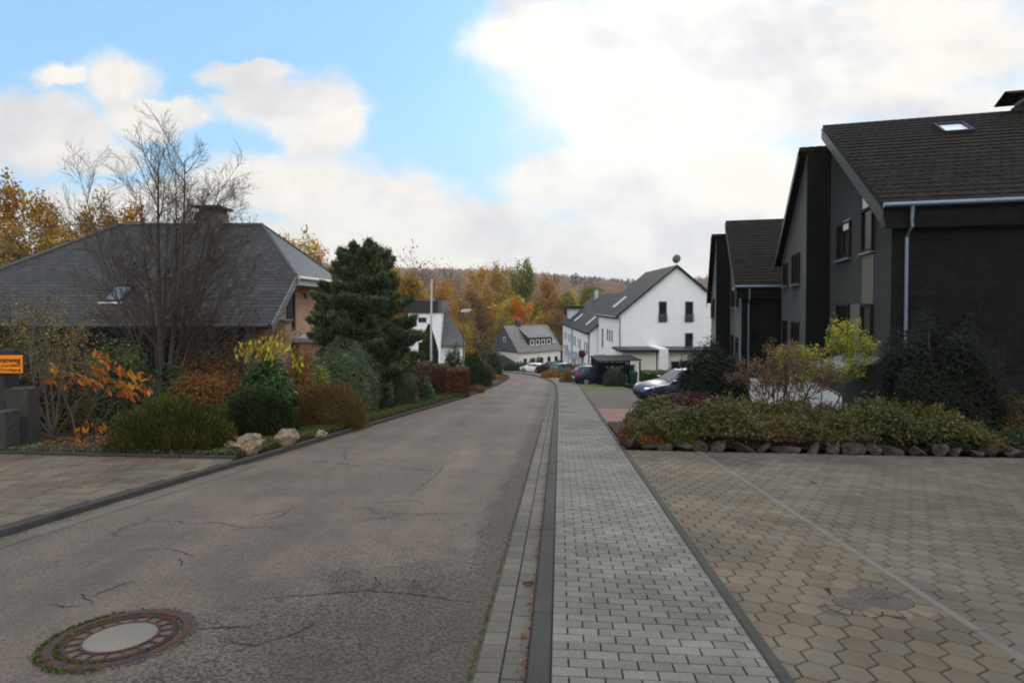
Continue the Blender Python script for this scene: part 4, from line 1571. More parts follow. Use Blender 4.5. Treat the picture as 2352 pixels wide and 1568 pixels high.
for k in range(72):                                       # cast studs round the ring
    t = 2 * math.pi * k / 72
    d, e = Vector((math.cos(t), math.sin(t), 0)), Vector((-math.sin(t), math.cos(t), 0))
    mb.prism([d * 0.303 - e * 0.006 + Vector((0, 0, 0.0055)), d * 0.32 - e * 0.006 + Vector((0, 0, 0.0055)), d * 0.32 + e * 0.006 + Vector((0, 0, 0.0055)), d * 0.303 + e * 0.006 + Vector((0, 0, 0.0055))], (0, 0, 0.004))
mb.build('cover_ring', IRON, MH, smooth=True, sharp=30)
mb = MB().lathe([(0.204, -0.03), (0.204, 0.002), (0.12, 0.004), (0.0, 0.004)], 48)
mb.build('concrete_fill', pavermat('manhole_concrete', [(0.17, 0.15, 0.122), (0.185, 0.163, 0.133)], 0.2, 160), MH)
rng = np.random.default_rng(3)
t = rng.uniform(0, 2 * np.pi, 4200)
keep = rng.uniform(0, 1, 4200) < 0.05 + 0.95 * (np.cos(t - math.radians(205)) > 0.1) * (0.45 + 0.55 * np.sin(5 * t + 1) ** 2)
t = t[keep]
rad = np.where(rng.uniform(0, 1, len(t)) < 0.68, 0.41 + np.abs(rng.normal(0, 0.016, len(t))), rng.uniform(0.326, 0.345, len(t)))
P = np.stack([rad * np.cos(t), rad * np.sin(t), rng.uniform(-0.005, 0.012, len(t))], 1)
V, Q = cards(rng, P, unit(rng, len(P)) * 0.8 + np.array([0, 0, 1.0]), 0.018, 0.7)
link('moss', mesh_np('moss', V, F4=Q), MOSS, MH)
mb = MB().lathe([(0.455, -0.014), (0.43, 0.0), (0.40, 0.001), (0.40, -0.05)], 64)
mb.build('collar', ASPHALT, MH, smooth=True)

PINK = simple('rust_pink_iron', (0.10, 0.075, 0.066), 0.75, 0.2, vary=0.25, scale=30, bumpy=0.4)
for (u, v_, rad, lab) in ((2022, 1372, 0.195, 'larger oval looking iron water cover set in the hexagon paving'), (1957, 1385, 0.105, 'smaller round iron valve cover set in the hexagon paving')):
    p = onground(u, v_, -0.003)
    t_ = tilted('valve_cover', lab, 'cover', p)
    pr = [(rad + 0.012, -0.03), (rad + 0.012, 0.0), (rad, 0.003), (rad - 0.008, -0.002)]
    nring = 5
    for k in range(nring):
        q = (rad - 0.012) * (1 - k / nring)
        pr += [(q, -0.002), (q - 0.005, 0.004), (q - 0.016, 0.004), (q - 0.02, -0.002)]
    pr.append((0.0, -0.002))
    pr = [(max(0, a_), b_) for a_, b_ in pr]
    MB().lathe(pr, 40).build('lid', PINK, t_, smooth=True, sharp=30)
    MB().box((-rad * 0.3, -rad * 0.1, 0.0035), (rad * 0.3, rad * 0.1, 0.0055)).build('slot', DARKFR, t_)
    # cut stones and mortar around the cover
    rs = rad + 0.20 if rad > 0.15 else rad + 0.13
    n = 15
    cut = MB()
    for k in range(n):
        a0, a1 = 2 * math.pi * (k + 0.06) / n, 2 * math.pi * (k + 0.94) / n
        r0_, r1_ = rad + 0.02, rs * random.uniform(0.78, 0.98)
        cut.prism([(r0_ * math.cos(a0), r0_ * math.sin(a0), -0.03), (r1_ * math.cos(a0), r1_ * math.sin(a0), -0.03), (r1_ * math.cos(a1), r1_ * math.sin(a1), -0.03), (r0_ * math.cos(a1), r0_ * math.sin(a1), -0.03)], (0, 0, 0.028 + random.uniform(-0.002, 0.002)))
    cut.build('surround', HEX, t_)
    MB().lathe([(rs + 0.10, -0.03), (rs + 0.09, -0.010), (rad + 0.01, -0.010)], 32).build('mortar_bed', simple('mortar_bed', (0.075, 0.068, 0.055), 0.95, vary=0.3, scale=20, bumpy=0.3), t_)

# ------------------------------------------------------------------ slatted carport and bin
cx, cy = 6.6, 44.0
CP = thing('carport', 'black slatted carport with flat roof beside the parked blue hatchback', 'carport', (cx, cy, gz(cx, cy) - 0.1))
CP.scale = (0.92, 1, 0.83)
w_ = MB()
for k in range(20):
    z = 0.05 + k * 0.105
    w_.box((0, -0.02, z), (2.1, 0.02, z + 0.085))
    w_.box((-0.02, 0.022, z), (0.02, 4.0, z + 0.085))
    w_.box((0, 3.98, z), (3.4, 4.02, z + 0.085))
w_.build('slat_wall', BLACKW, CP)
for x in (0.0, 2.1, 3.4):
    for y in (0.0, 4.0):
        MB().box((x - 0.06, y - 0.06, -0.5), (x + 0.06, y + 0.06, 2.25)).build('post', BLACKW, CP)
w_ = MB()
w_.prism([(-0.12, -0.2, 2.24), (3.52, -0.2, 2.34), (3.52, 4.2, 2.34), (-0.12, 4.2, 2.24)], (0, 0, 0.10))
w_.build('roof', simple('carport_roof', (0.03, 0.03, 0.032), 0.9, spec=0.1), CP)
bi = thing('wheelie_bin', 'dark green wheelie bin standing inside the carport', 'bin', (cx + 2.75, cy + 0.7, gz(cx + 2.75, cy + 0.7) - 0.05))
GB = simple('bin_green', (0.015, 0.07, 0.05), 0.5)
w_ = MB()
w_.add([(-0.22, -0.25, 0.05), (0.22, -0.25, 0.05), (0.22, 0.25, 0.05), (-0.22, 0.25, 0.05), (-0.29, -0.33, 0.95), (0.29, -0.33, 0.95), (0.29, 0.33, 0.95), (-0.29, 0.33, 0.95)], [(0, 3, 2, 1), (4, 5, 6, 7), (0, 1, 5, 4), (1, 2, 6, 5), (2, 3, 7, 6), (3, 0, 4, 7)])
w_.build('bin_body', GB, bi)
w_ = MB()
w_.prism([(-0.31, -0.36, 0.96), (0.31, -0.36, 0.96), (0.31, 0.36, 1.03), (-0.31, 0.36, 1.03)], (0, 0, 0.04))
w_.build('lid', GB, bi)
for sx_ in (-1, 1):
    w_ = MB().tube([(sx_ * 0.25, 0.25, 0.1), (sx_ * 0.3, 0.25, 0.1)], 0.1, 12)
    w_.build('wheel', DARKFR, bi)

# ------------------------------------------------------------------ cars
TYRE = simple('tyre', (0.012, 0.012, 0.012), 0.85)
RIM = simple('alloy', (0.45, 0.46, 0.47), 0.3, 0.8)
CGLASS = glassmat('car_glass', (0.012, 0.016, 0.02), 0.03)
TAIL = simple('tail_lamp', (0.5, 0.012, 0.015), 0.15, spec=0.8)
HEADL = simple('head_lamp', (0.6, 0.62, 0.65), 0.1, 0.2, spec=0.9)
BLK = simple('black_trim', (0.015, 0.015, 0.016), 0.5)
PLATE = simple('number_plate', (0.7, 0.7, 0.68), 0.4)


def carpaint(name, col):
    m, nt, out = newmat(name)
    v = coords(nt)
    b = bsdf(nt, out, mixc(nt, 1.0, col, mapr(nt, noise(nt, v, 3, 4), 0.3, 0.7, 0.92, 1.08), 'MULTIPLY'), 0.4, None, 0.0, 0.3)
    b.inputs['Coat Weight'].default_value = 0.22
    b.inputs['Coat Roughness'].default_value = 0.04
    return m


def car(label, paint, loc, rotz, long=1.0, tail=True):
    """a five-door car along local x, nose to +x"""
    t = thing('parked_car', label, 'car', loc, rotz)
    ST = [(-2.12, .42, .70, .72, .66, .60), (-2.08, .34, .84, .90, .76, .68), (-1.98, .28, .95, 1.10, .82, .66), (-1.72, .24, .98, 1.38, .87, .61), (-1.2, .21, .97, 1.47, .89, .62), (-.4, .2, .95, 1.49, .89, .63), (.3, .2, .93, 1.43, .89, .62),
          (1.02, .2, .93, .98, .88, .74), (1.45, .21, .86, .92, .87, .72), (1.85, .24, .78, .82, .83, .66), (2.08, .3, .66, .70, .74, .58), (2.18, .4, .55, .57, .62, .5)]
    n = len(ST)
    V = []
    for x, lo, be, tp, w_, tw in ST:
        half = [(w_ * .88, lo), (w_ * .985, lo + .12), (w_, (lo + be) / 2 + .06), (w_ * .965, be), (tw + .02, max(be + .01, tp - .07)), (tw * .82, tp - .005), (0, tp + .015)]
        ring = [(x * long, y, z) for y, z in half] + [(x * long, -y, z) for y, z in half[-2::-1]]
        V += ring
    m = 13
    Fs = []
    for i in range(n - 1):
        for k in range(m):
            Fs.append((i * m + k, i * m + (k + 1) % m, (i + 1) * m + (k + 1) % m, (i + 1) * m + k))
    Fs += [tuple(range(m))[::-1], tuple((n - 1) * m + k for k in range(m))]
    mb = MB().add(V, [f[::-1] for f in Fs])
    bo = mb.build('body', paint, t, smooth=True, sharp=38)

    def pt(i, side, f):
        x, lo, be, tp, w_, tw = ST[i]
        a_, b_ = Vector((x * long, side * w_ * .965, be)), Vector((x * long, side * (tw + .02), tp - .07))
        return a_.lerp(b_, f) + Vector((0, side * 0.008, 0.004))
    for side in (-1, 1):
        for (i0, x0f, i1, x1f) in ((3, 0.1, 4, 0.95), (4, 0.05, 5, 0.95), (5, 0.05, 6, 0.98)):
            lo0, hi0 = pt(i0, side, .12).lerp(pt(i1, side, .12), x0f), pt(i0, side, .92).lerp(pt(i1, side, .92), x0f)
            lo1, hi1 = pt(i0, side, .12).lerp(pt(i1, side, .12), x1f), pt(i0, side, .92).lerp(pt(i1, side, .92), x1f)
            g_ = MB().add([lo0, lo1, hi1, hi0], [(0, 1, 2, 3)])
            if i0 == 5:
                p_ = pt(6, side, .12).lerp(pt(7, side, .5), 0.6)
                g_.add([lo1, p_, hi1], [(0, 1, 2)])
            g_.build('side_window', CGLASS, bo)
        mb = MB().box((0.75 * long, side * 0.9 - 0.09, 0.96), (0.93 * long, side * 0.9 + 0.09, 1.08))
        mb.build('mirror', paint, t, bevel=0.02)
    for nm, i0, i1 in (('windscreen', 7, 6), ('rear_window', 2, 3)):
        q = []
        for i, f in ((i0, .15), (i1, .9)):
            pass
        x0, _, be0, tp0, w0, tw0 = ST[i0]
        x1, _, be1, tp1, w1, tw1 = ST[i1]
        a_, b_ = Vector((x0 * long, 0, tp0)), Vector((x1 * long, 0, tp1))
        out_ = Vector((tp1 - tp0, 0, -(x1 - x0) * long))
        out_ = out_.normalized() * (1 if out_.z > 0 else -1) * 0.018
        vs = [a_.lerp(b_, .06) + Vector((0, tw0 * .82, 0)) + out_, a_.lerp(b_, .06) - Vector((0, tw0 * .82, 0)) + out_, a_.lerp(b_, .93) - Vector((0, tw1 * .78, 0)) + out_, a_.lerp(b_, .93) + Vector((0, tw1 * .78, 0)) + out_]
        MB().add(vs, [(0, 1, 2, 3)]).build(nm, CGLASS, bo)
    for x in (-1.3, 1.32):
        for side in (-1, 1):
            y = side * 0.80
            wh = MB().tube([(x * long, y - 0.10, 0.31), (x * long, y + 0.10, 0.31)], 0.31, 20)
            wo_ = wh.build('wheel', TYRE, t, smooth=True)
            MB().tube([(x * long, y + side * 0.09, 0.31), (x * long, y + side * 0.112, 0.31)], 0.2, 14).build('rim', RIM, wo_)
            MB().tube([(x * long, side * 0.86, 0.34), (x * long, side * 0.893, 0.34)], 0.375, 20).build('wheel_arch', BLK, bo)
    for side in (-1, 1):
        MB().box((-2.11 * long, side * 0.70 - 0.14, 0.78), (-1.84 * long, side * 0.70 + 0.135, 0.98)).build('tail_lamp', TAIL, bo, bevel=0.03)
        MB().prism([(1.80 * long, side * 0.55, 0.66), (2.10 * long, side * 0.45, 0.60), (2.05 * long, side * 0.70, 0.60), (1.75 * long, side * 0.83, 0.70)], (0, 0, 0.13)).build('headlight', HEADL, bo, bevel=0.02)
    MB().box((-2.14 * long, -0.26, 0.55), (-2.10 * long, 0.26, 0.66)).build('number_plate', PLATE, bo)
    MB().box((2.10 * long, -0.42, 0.34), (2.20 * long, 0.42, 0.47)).build('grille', BLK, bo)
    MB().box((-2.0 * long, -0.7, 0.16), (2.0 * long, 0.7, 0.24)).build('underbody', BLK, bo)
    return t


def gp(u, Y, dz=0.0):
    b = base_at(u, Y)
    return (b.x, b.y, b.z + dz)


x0 = (1317 - CU) / F * 46 + 2.1
car('dark blue hatchback with lit red tail lamp parked beside the carport', carpaint('night_blue', (0.011, 0.018, 0.05)), (x0, 46.2, gz(x0, 46.2) - 0.02), math.radians(8))
x0 = (1462 - CU) / F * 25.5 + 2.15
car('dark blue car nosing out from behind the dark pine shrub', carpaint('blue_black', (0.010, 0.015, 0.045)), (x0, 25.5, gz(x0, 25.5)), math.radians(188))
p = base_at(1223, 93)
car('white car parked on the bend below the cottage', carpaint('white_car', (0.72, 0.73, 0.75)), (p.x, p.y, p.z + 0.02), math.radians(150), 0.92)
p = base_at(1302, 74)
car('teal green car half hidden behind a rusty hedge', carpaint('teal_car', (0.03, 0.13, 0.11)), (p.x, p.y, p.z + 0.1), math.radians(20))
p = base_at(1262, 92)
car('black car half hidden by shrubs in front of the cottage', carpaint('black_car', (0.012, 0.013, 0.015)), (p.x, p.y, p.z + 0.25), math.radians(170))
# ------------------------------------------------------------------ leaf, bark and needle materials
BARK = barkmat('bark', (0.085, 0.07, 0.055), (0.035, 0.029, 0.024))
BARKG = barkmat('bark_grey', (0.13, 0.115, 0.095), (0.06, 0.052, 0.044))
TWIG = barkmat('twig', (0.10, 0.075, 0.055), (0.055, 0.042, 0.034))
M_JUN = leafmat('juniper_needles', [(0.028, 0.034, 0.008), (0.045, 0.05, 0.010), (0.068, 0.070, 0.014), (0.095, 0.085, 0.02)], 0.7, 0.2, 2.2)
M_DKG = leafmat('dark_green_leaves', [(0.014, 0.024, 0.010), (0.024, 0.038, 0.013), (0.042, 0.056, 0.019)], 0.5, 0.2, 2.0)
M_MIDG = leafmat('mid_green_leaves', [(0.022, 0.045, 0.014), (0.038, 0.072, 0.02), (0.06, 0.10, 0.03)], 0.4, 0.25, 2.0)
M_RHO = leafmat('rhododendron_leaves', [(0.022, 0.04, 0.014), (0.045, 0.075, 0.022), (0.085, 0.115, 0.035)], 0.4, 0.25, 1.6)
M_GREYG = leafmat('grey_green_leaves', [(0.035, 0.055, 0.028), (0.07, 0.10, 0.05), (0.14, 0.17, 0.085)], 0.55, 0.3, 1.8)
M_LAUR = leafmat('laurel_leaves', [(0.016, 0.04, 0.010), (0.03, 0.07, 0.016), (0.055, 0.095, 0.02)], 0.28, 0.25, 2.0)
M_YEL = leafmat('yellow_leaves', [(0.24, 0.20, 0.02), (0.34, 0.28, 0.03), (0.40, 0.34, 0.06)], 0.5, 0.35, 2.0)
M_YELG = leafmat('yellow_green_leaves', [(0.13, 0.14, 0.015), (0.22, 0.22, 0.025), (0.30, 0.28, 0.04)], 0.5, 0.35, 2.0)
M_RUST = leafmat('rusty_leaves', [(0.085, 0.036, 0.012), (0.15, 0.06, 0.015), (0.21, 0.10, 0.022), (0.18, 0.13, 0.03)], 0.6, 0.3, 1.7)
M_SPIR = leafmat('spiraea_leaves', [(0.06, 0.032, 0.016), (0.095, 0.05, 0.02), (0.10, 0.075, 0.022), (0.085, 0.085, 0.024)], 0.6, 0.3, 1.4)
M_COP = leafmat('copper_leaves', [(0.075, 0.028, 0.015), (0.12, 0.045, 0.02), (0.17, 0.07, 0.028)], 0.6, 0.25, 2.2)
M_COPB = leafmat('brown_hedge_leaves', [(0.075, 0.042, 0.025), (0.105, 0.058, 0.034), (0.13, 0.078, 0.045)], 0.6, 0.25, 2.2)
M_ORA = leafmat('orange_leaves', [(0.20, 0.045, 0.008), (0.30, 0.08, 0.010), (0.40, 0.14, 0.014), (0.42, 0.22, 0.02)], 0.5, 0.35, 2.2)
M_RED = leafmat('red_leaves', [(0.16, 0.02, 0.015), (0.25, 0.035, 0.02)], 0.5, 0.3, 2.0)
M_MAR = leafmat('maroon_leaves', [(0.035, 0.012, 0.012), (0.06, 0.02, 0.018), (0.085, 0.035, 0.022)], 0.6, 0.25, 2.0)
M_PINE = leafmat('pine_needles', [(0.0341, 0.0540, 0.0280), (0.0697, 0.0990, 0.0476), (0.1318, 0.1575, 0.0700)], 0.6, 0.25, 1.0)
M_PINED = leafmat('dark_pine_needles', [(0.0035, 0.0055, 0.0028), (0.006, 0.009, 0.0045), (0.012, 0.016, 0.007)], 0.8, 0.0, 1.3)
M_COTO = leafmat('cotoneaster_leaves', [(0.012, 0.018, 0.007), (0.032, 0.042, 0.012), (0.06, 0.06, 0.016), (0.105, 0.085, 0.022), (0.09, 0.05, 0.02)], 0.5, 0.25, 0.7, 0.5)
M_MAPLE = leafmat('maple_leaves', [(0.085, 0.052, 0.038), (0.125, 0.076, 0.052), (0.17, 0.105, 0.062), (0.20, 0.155, 0.045)], 0.6, 0.3, 1.5)
M_GRC = leafmat('creeping_leaves', [(0.03, 0.042, 0.024), (0.055, 0.07, 0.04), (0.08, 0.095, 0.06)], 0.7, 0.2, 3)
M_VERGE = leafmat('verge_leaves', [(0.035, 0.05, 0.012), (0.06, 0.08, 0.018), (0.10, 0.105, 0.025), (0.12, 0.085, 0.03)], 0.7, 0.3, 2.2)
M_LIT = leafmat('fallen_leaf', [(0.05, 0.016, 0.010), (0.10, 0.03, 0.015), (0.17, 0.055, 0.02), (0.24, 0.12, 0.05), (0.28, 0.19, 0.10)], 0.7, 0.2, 3)


def size_of(u, Y, wpx, vtop):
    b = base_at(u, Y)
    return b, wpx * Y / F, at(u, vtop, Y).z - b.z


def core_np(w, d, h, k=0.6):
    return dome_np(w * k, d * k, h * k, 16, 7, 0.12)


def bush(name, label, cat, u, Y, wpx, vtop, mat, n, leaf, aspect=0.55, k=30, rel=0.30, dr=0.9, group=None, low=0.3, seed=None, core=0.5, stem=True, up=0.0, lumpy=1.0):
    rng = np.random.default_rng(seed if seed is not None else int(u * 7 + Y * 13))
    b, w_, h = size_of(u, Y, wpx, vtop)
    d_ = w_ * dr
    t = thing(name, label, cat, b + Vector((0, 0, 0.0)), 0, group)
    P, N = clump_cloud(rng, w_, d_, h, k, rel, n, low, lumpy)
    if up:
        tang = N * 0.6 + np.array([0, 0, up])
        Nn = np.cross(N, unit(rng, len(N)))
        V1 = cards(rng, P, Nn, leaf, aspect, 0.4, tang)
    else:
        V1 = cards(rng, P, N + 0.5 * unit(rng, len(N)), leaf, aspect, 0.4)
    prt = [V1]
    if core:
        prt.append(core_np(w_, d_, h, core))
    V, Q = join_np(prt)
    fo = link('foliage', mesh_np('foliage', V, F4=Q), mat, t)
    if stem:
        m_ = MB()
        for q in range(5):
            a = rng.uniform(0, 6.28)
            r_ = rng.uniform(0.1, 0.35)
            m_.tube([(0.04 * math.cos(a), 0.04 * math.sin(a), -0.1), (w_ * r_ * 0.5 * math.cos(a), d_ * r_ * 0.5 * math.sin(a), h * 0.35), (w_ * r_ * math.cos(a), d_ * r_ * math.sin(a), h * 0.8)], [0.03, 0.022, 0.01], 6)
        m_.build('stem', BARK, t, smooth=True)
    return t


def extra_leaves(t, name, mat, pts, nrm, size, aspect, seed=1, tang=None):
    rng = np.random.default_rng(seed)
    V, Q = cards(rng, np.array(pts), np.array(nrm), size, aspect, 0.35, tang)
    return link(name, mesh_np(name, V, F4=Q), mat, t)


def hedge(name, label, u, Y, wpx, vtop, dep, mat, n, leaf, rot=0.0, group=None, seed=1, h=None):
    rng = np.random.default_rng(seed)
    b, w_, hh = size_of(u, Y, wpx, vtop)
    h = h or hh
    t = thing(name, label, 'hedge', b, rot, group)
    ax = rng.integers(0, 5, n)
    p = rng.uniform(-1, 1, (n, 3))
    N = np.zeros((n, 3))
    for k, (i, s) in enumerate(((0, -1), (0, 1), (1, -1), (1, 1), (2, 1))):
        m_ = ax == k
        p[m_, i] = s * (1 + rng.normal(0, 0.03, m_.sum()))
        N[m_, i] = s
    bul = 1 + 0.04 * np.sin(p[:, [0]] * 5 + 1) * np.cos(p[:, [2]] * 4)
    P = p * np.array([w_ / 2, dep / 2, h / 2]) * bul + np.array([0, 0, h / 2])
    V, Q = cards(rng, P, N + 0.7 * unit(rng, n), leaf, 0.6, 0.4)
    k = 0.94
    bx = MB().box((-w_ / 2 * k, -dep / 2 * k, 0), (w_ / 2 * k, dep / 2 * k, h * k))
    V2, Q2 = np.array(bx.v), np.array(bx.f)
    V, Q = join_np([(V, Q), (V2, Q2)])
    link('foliage', mesh_np('foliage', V, F4=Q), mat, t)
    m_ = MB()
    for q in range(3):
        m_.tube([(w_ * (q - 1) * 0.3, 0, -0.15), (w_ * (q - 1) * 0.3, 0, h * 0.6)], 0.03, 6)
    m_.build('stem', BARK, t)
    return t


# ------------------------------------------------------------------ planting beds
m, nt, out = newmat('bed_soil')
v = coords(nt)
n = noise(nt, v, 7, 6, 0.7)
n3 = noise(nt, v, 1.1, 4)
c = ramp(nt, n, [(0.3, (0.022, 0.014, 0.009)), (0.5, (0.04, 0.024, 0.014)), (0.62, (0.065, 0.035, 0.018)), (0.75, (0.05, 0.05, 0.02))])
c = mixc(nt, mapr(nt, n3, 0.45, 0.6, 0, 0.6), c, (0.03, 0.04, 0.014))
bsdf(nt, out, c, 1.0, bump(nt, n, 0.8, 0.04), 0, 0.15)
SOIL = m
r = np.concatenate([[BED_R + 0.08], np.arange(10, 66, 1.0)])
tag(ribbon('garden_bed', r, np.full(len(r), -32.0), lk(r) - 0.14, 0.02, SOIL, 30), 'dark soil of the front gardens along the street', None, None, 'structure')
r = np.array([LOT_R + 0.24, 13.0, 14.5, 16.5])
tag(ribbon('planting_bed', r, np.array([1.36, 1.36, 1.36, 1.38]), np.array([16.0, 16, 16, 16]), 0.06, SOIL, 12), 'dark soil of the raised bed behind the stones', None, None, 'structure')
# low edging between drive and bed
e_mb = MB()
for k in range(10):
    c0_ = float(lk(BED_R)) - 0.16 - k * 1.0
    a, b = road(c0_, BED_R, 0), road(c0_ - 0.985, BED_R, 0)
    a2, b2 = road(c0_, BED_R + 0.07, 0), road(c0_ - 0.985, BED_R + 0.07, 0)
    e_mb.prism([a + Vector((0, 0, -0.1)), b + Vector((0, 0, -0.1)), b2 + Vector((0, 0, -0.1)), a2 + Vector((0, 0, -0.1))], (0, 0, 0.17))
tag(e_mb.build('bed_edging', KERB, None, bevel=0.008), 'low dark edging stones between the drive and the garden', None, None, 'structure')


def scatter(name, label, n, cfun, rfun, mat, size, aspect, z=0.03, dz=0.03, seed=1, flat=0.6, cat='ground cover'):
    rng = np.random.default_rng(seed)
    r_ = rfun(rng, n)
    c_ = cfun(rng, r_)
    P = roadv(c_, r_, z + rng.uniform(0, dz, n))
    N = unit(rng, n) * flat + np.array([0, 0, 1.0])
    V, Q = cards(rng, P, N, size, aspect, 0.5)
    o = link(name, mesh_np(name, V, F4=Q), mat)
    return tag(o, label, cat, None, 'stuff')


scatter('creeping_groundcover', 'grey green creeping plants along the edge of the drive', 9000, lambda g_, r_: lk(r_) - 0.2 - g_.uniform(0, 1, len(r_)) ** 1.0 * 8.5, lambda g_, n_: BED_R + 0.05 + np.abs(g_.normal(0, 0.28, n_)), M_GRC, 0.055, 0.5, 0.03, 0.10, 2, 1.0)
scatter('verge_weeds', 'low weeds and grass along the garden kerb', 26000, lambda g_, r_: lk(r_) - 0.16 - np.abs(g_.normal(0, 0.42, len(r_))), lambda g_, n_: 9.7 + g_.uniform(0, 1, n_) ** 1.4 * 22, M_VERGE, 0.06, 0.35, 0.03, 0.10, 3, 1.4)
scatter('leaf_litter', 'red brown fallen leaves lying under the magnolia and juniper', 4600, lambda g_, r_: -6.6 - g_.uniform(0, 1, len(r_)) * 3.6, lambda g_, n_: BED_R + 0.1 + g_.uniform(0, 1, n_) ** 1.5 * 3.0, M_LIT, 0.12, 0.5, 0.03, 0.06, 4, 0.6, 'fallen leaves')
scatter('gutter_leaves', 'small brown leaves and moss gathered against the kerb', 1500, lambda g_, r_: rk(r_) - 0.01 - np.abs(g_.normal(0, 0.022, len(r_))), lambda g_, n_: 2.2 + g_.uniform(0, 1, n_) ** 1.6 * 32, M_LIT, 0.022, 0.6, -0.076, 0.012, 5, 0.5, 'fallen leaves')
scatter('kerb_moss', 'moss growing along the edge of the gutter setts', 2200, lambda g_, r_: rk(r_) - 0.325 - np.abs(g_.normal(0, 0.012, len(r_))), lambda g_, n_: 2.0 + g_.uniform(0, 1, n_) ** 1.5 * 16, MOSS, 0.014, 0.7, -0.078, 0.008, 6, 0.8, 'moss')
scatter('kerb_litter', 'brown leaf crumbs lying along the foot of the garden kerb', 1600, lambda g_, r_: lk(r_) + 0.02 + np.abs(g_.normal(0, 0.06, len(r_))), lambda g_, n_: 3.5 + g_.uniform(0, 1, n_) ** 1.2 * 22, M_LIT, 0.022, 0.6, -0.066, 0.006, 7, 0.4, 'fallen leaves')
scatter('bed_litter', 'dead leaves lying between the shrubs of the raised bed', 2500, lambda g_, r_: 1.5 + g_.uniform(0, 1, len(r_)) * 11, lambda g_, n_: LOT_R + 0.25 + g_.uniform(0, 1, n_) * 3, M_LIT, 0.05, 0.5, 0.07, 0.04, 8, 0.6, 'fallen leaves')

# single leaves that can be pointed at
for (u, v_, sz, mt, lab, dz_) in ((1868, 1109, 0.10, M_LIT, 'curled brown leaf lying alone on the hexagon paving', 0.004), (1213, 1342, 0.10, M_LIT, 'large brown leaf lying across the gutter against the kerb', -0.066), (1200, 1461, 0.05, M_ORA, 'small orange leaf lying in the gutter', -0.066),
                              (951, 1336, 0.05, M_MAR, 'black crumpled leaf lying alone on the asphalt', -0.045), (1215, 1541, 0.04, M_ORA, 'tiny orange leaf in the gutter close to the kerb stone joint', -0.066), (100, 1520, 0.06, M_LIT, 'brown leaf on the asphalt beside the manhole cover', -0.05)):
    p = onground(u, v_, dz_)
    mb = MB()
    g_ = 7
    vs = []
    for i in range(g_):
        t = i / (g_ - 1)
        wd_ = 0.3 * math.sin(math.pi * min(1, t * 1.05)) ** 0.8 + 0.01
        curl = 0.25 * (t - 0.5) ** 2
        vs += [(sz * (t - 0.5), -wd_ * sz, sz * (0.12 + curl)), (sz * (t - 0.5), 0, sz * curl * 0.5 + 0.003), (sz * (t - 0.5), wd_ * sz, sz * (0.08 + curl))]
    fs = []
    for i in range(g_ - 1):
        fs += [(3 * i, 3 * i + 3, 3 * i + 4, 3 * i + 1), (3 * i + 1, 3 * i + 4, 3 * i + 5, 3 * i + 2)]
    mb.add(vs, fs)
    o = mb.build('fallen_leaf', mt, None, smooth=True)
    o.location = p
    o.rotation_euler = (0, 0, random.uniform(0, 6.28))
    tag(o, lab, 'leaf')


# ------------------------------------------------------------------ rocks
def rock_mesh(name, sx, sy, sz, seed, rough=0.22, cut=0.35):
    import bmesh
    bm = bmesh.new()
    bmesh.ops.create_icosphere(bm, subdivisions=4, radius=1.0)
    from mathutils import noise as mn
    rg = random.Random(seed)
    o = Vector((rg.uniform(0, 99), rg.uniform(0, 99), rg.uniform(0, 99)))
    planes = [(Vector((rg.gauss(0, 1), rg.gauss(0, 1), rg.gauss(0, 0.8))).normalized(), rg.uniform(1 - cut, 0.95)) for _ in range(14)]
    for vv in bm.verts:
        d = vv.co.normalized()
        k = 1.0
        for pn, pd in planes:
            q = d.dot(pn)
            if q * k > pd:
                k = pd / q
        k *= 1 + rough * mn.fractal(d * 1.8 + o, 0.8, 2.0, 5)
        vv.co = Vector((d.x * k * sx, d.y * k * sy, d.z * k * sz))
    me = bpy.data.meshes.new(name)
    bm.to_mesh(me)
    bm.free()
    me.polygons.foreach_set('use_smooth', [True] * len(me.polygons))
    me.set_sharp_from_angle(angle=math.radians(24))
    return me


def rockmat(name, a, b, c_):
    m, nt, out = newmat(name)
    v = coords(nt)
    n = noise(nt, v, 6, 6, 0.7)
    n2 = noise(nt, v, 26, 5, 0.7)
    col = ramp(nt, n, [(0.3, a), (0.52, b), (0.75, c_)])
    col = mixc(nt, 1.0, col, mapr(nt, n2, 0.3, 0.7, 0.6, 1.3), 'MULTIPLY')
    bsdf(nt, out, col, 0.9, bump(nt, n2, 0.7, 0.02), 0, 0.25)
    return m


LIME = rockmat('limestone', (0.1190, 0.0820, 0.0520), (0.2295, 0.1722, 0.1160), (0.3230, 0.2542, 0.1800))
GREYST = rockmat('grey_rubble', (0.0190, 0.0172, 0.0141), (0.0408, 0.0363, 0.0294), (0.1020, 0.0924, 0.0800))
for (u, Y, w_, h_, mt, lab, sd_) in ((565, 10.55, 0.27, 0.25, LIME, 'largest pale tan boulder by the end of the drive kerb', 1), (524, 10.75, 0.14, 0.14, LIME, 'small pale boulder leaning against the largest tan boulder beside the juniper', 2), (653, 11.75, 0.30, 0.20, LIME, 'pitted pale boulder further along the verge than the largest tan one', 3),
                                (735, 13.0, 0.17, 0.09, LIME, 'small flat pale stone half hidden in the verge under the spiraea', 4), (600, 11.6, 0.14, 0.08, LIME, 'low brownish stone between the two big pale boulders', 5)):
    b = base_at(u, Y)
    o = link('boulder', rock_mesh('boulder', w_, w_ * 0.85, h_, sd_), mt)
    o.location = b + Vector((0, 0, h_ * 0.72))
    o.rotation_euler = (0, 0, sd_ * 1.3)
    tag(o, lab, 'boulder', 'pale boulders on the garden verge')
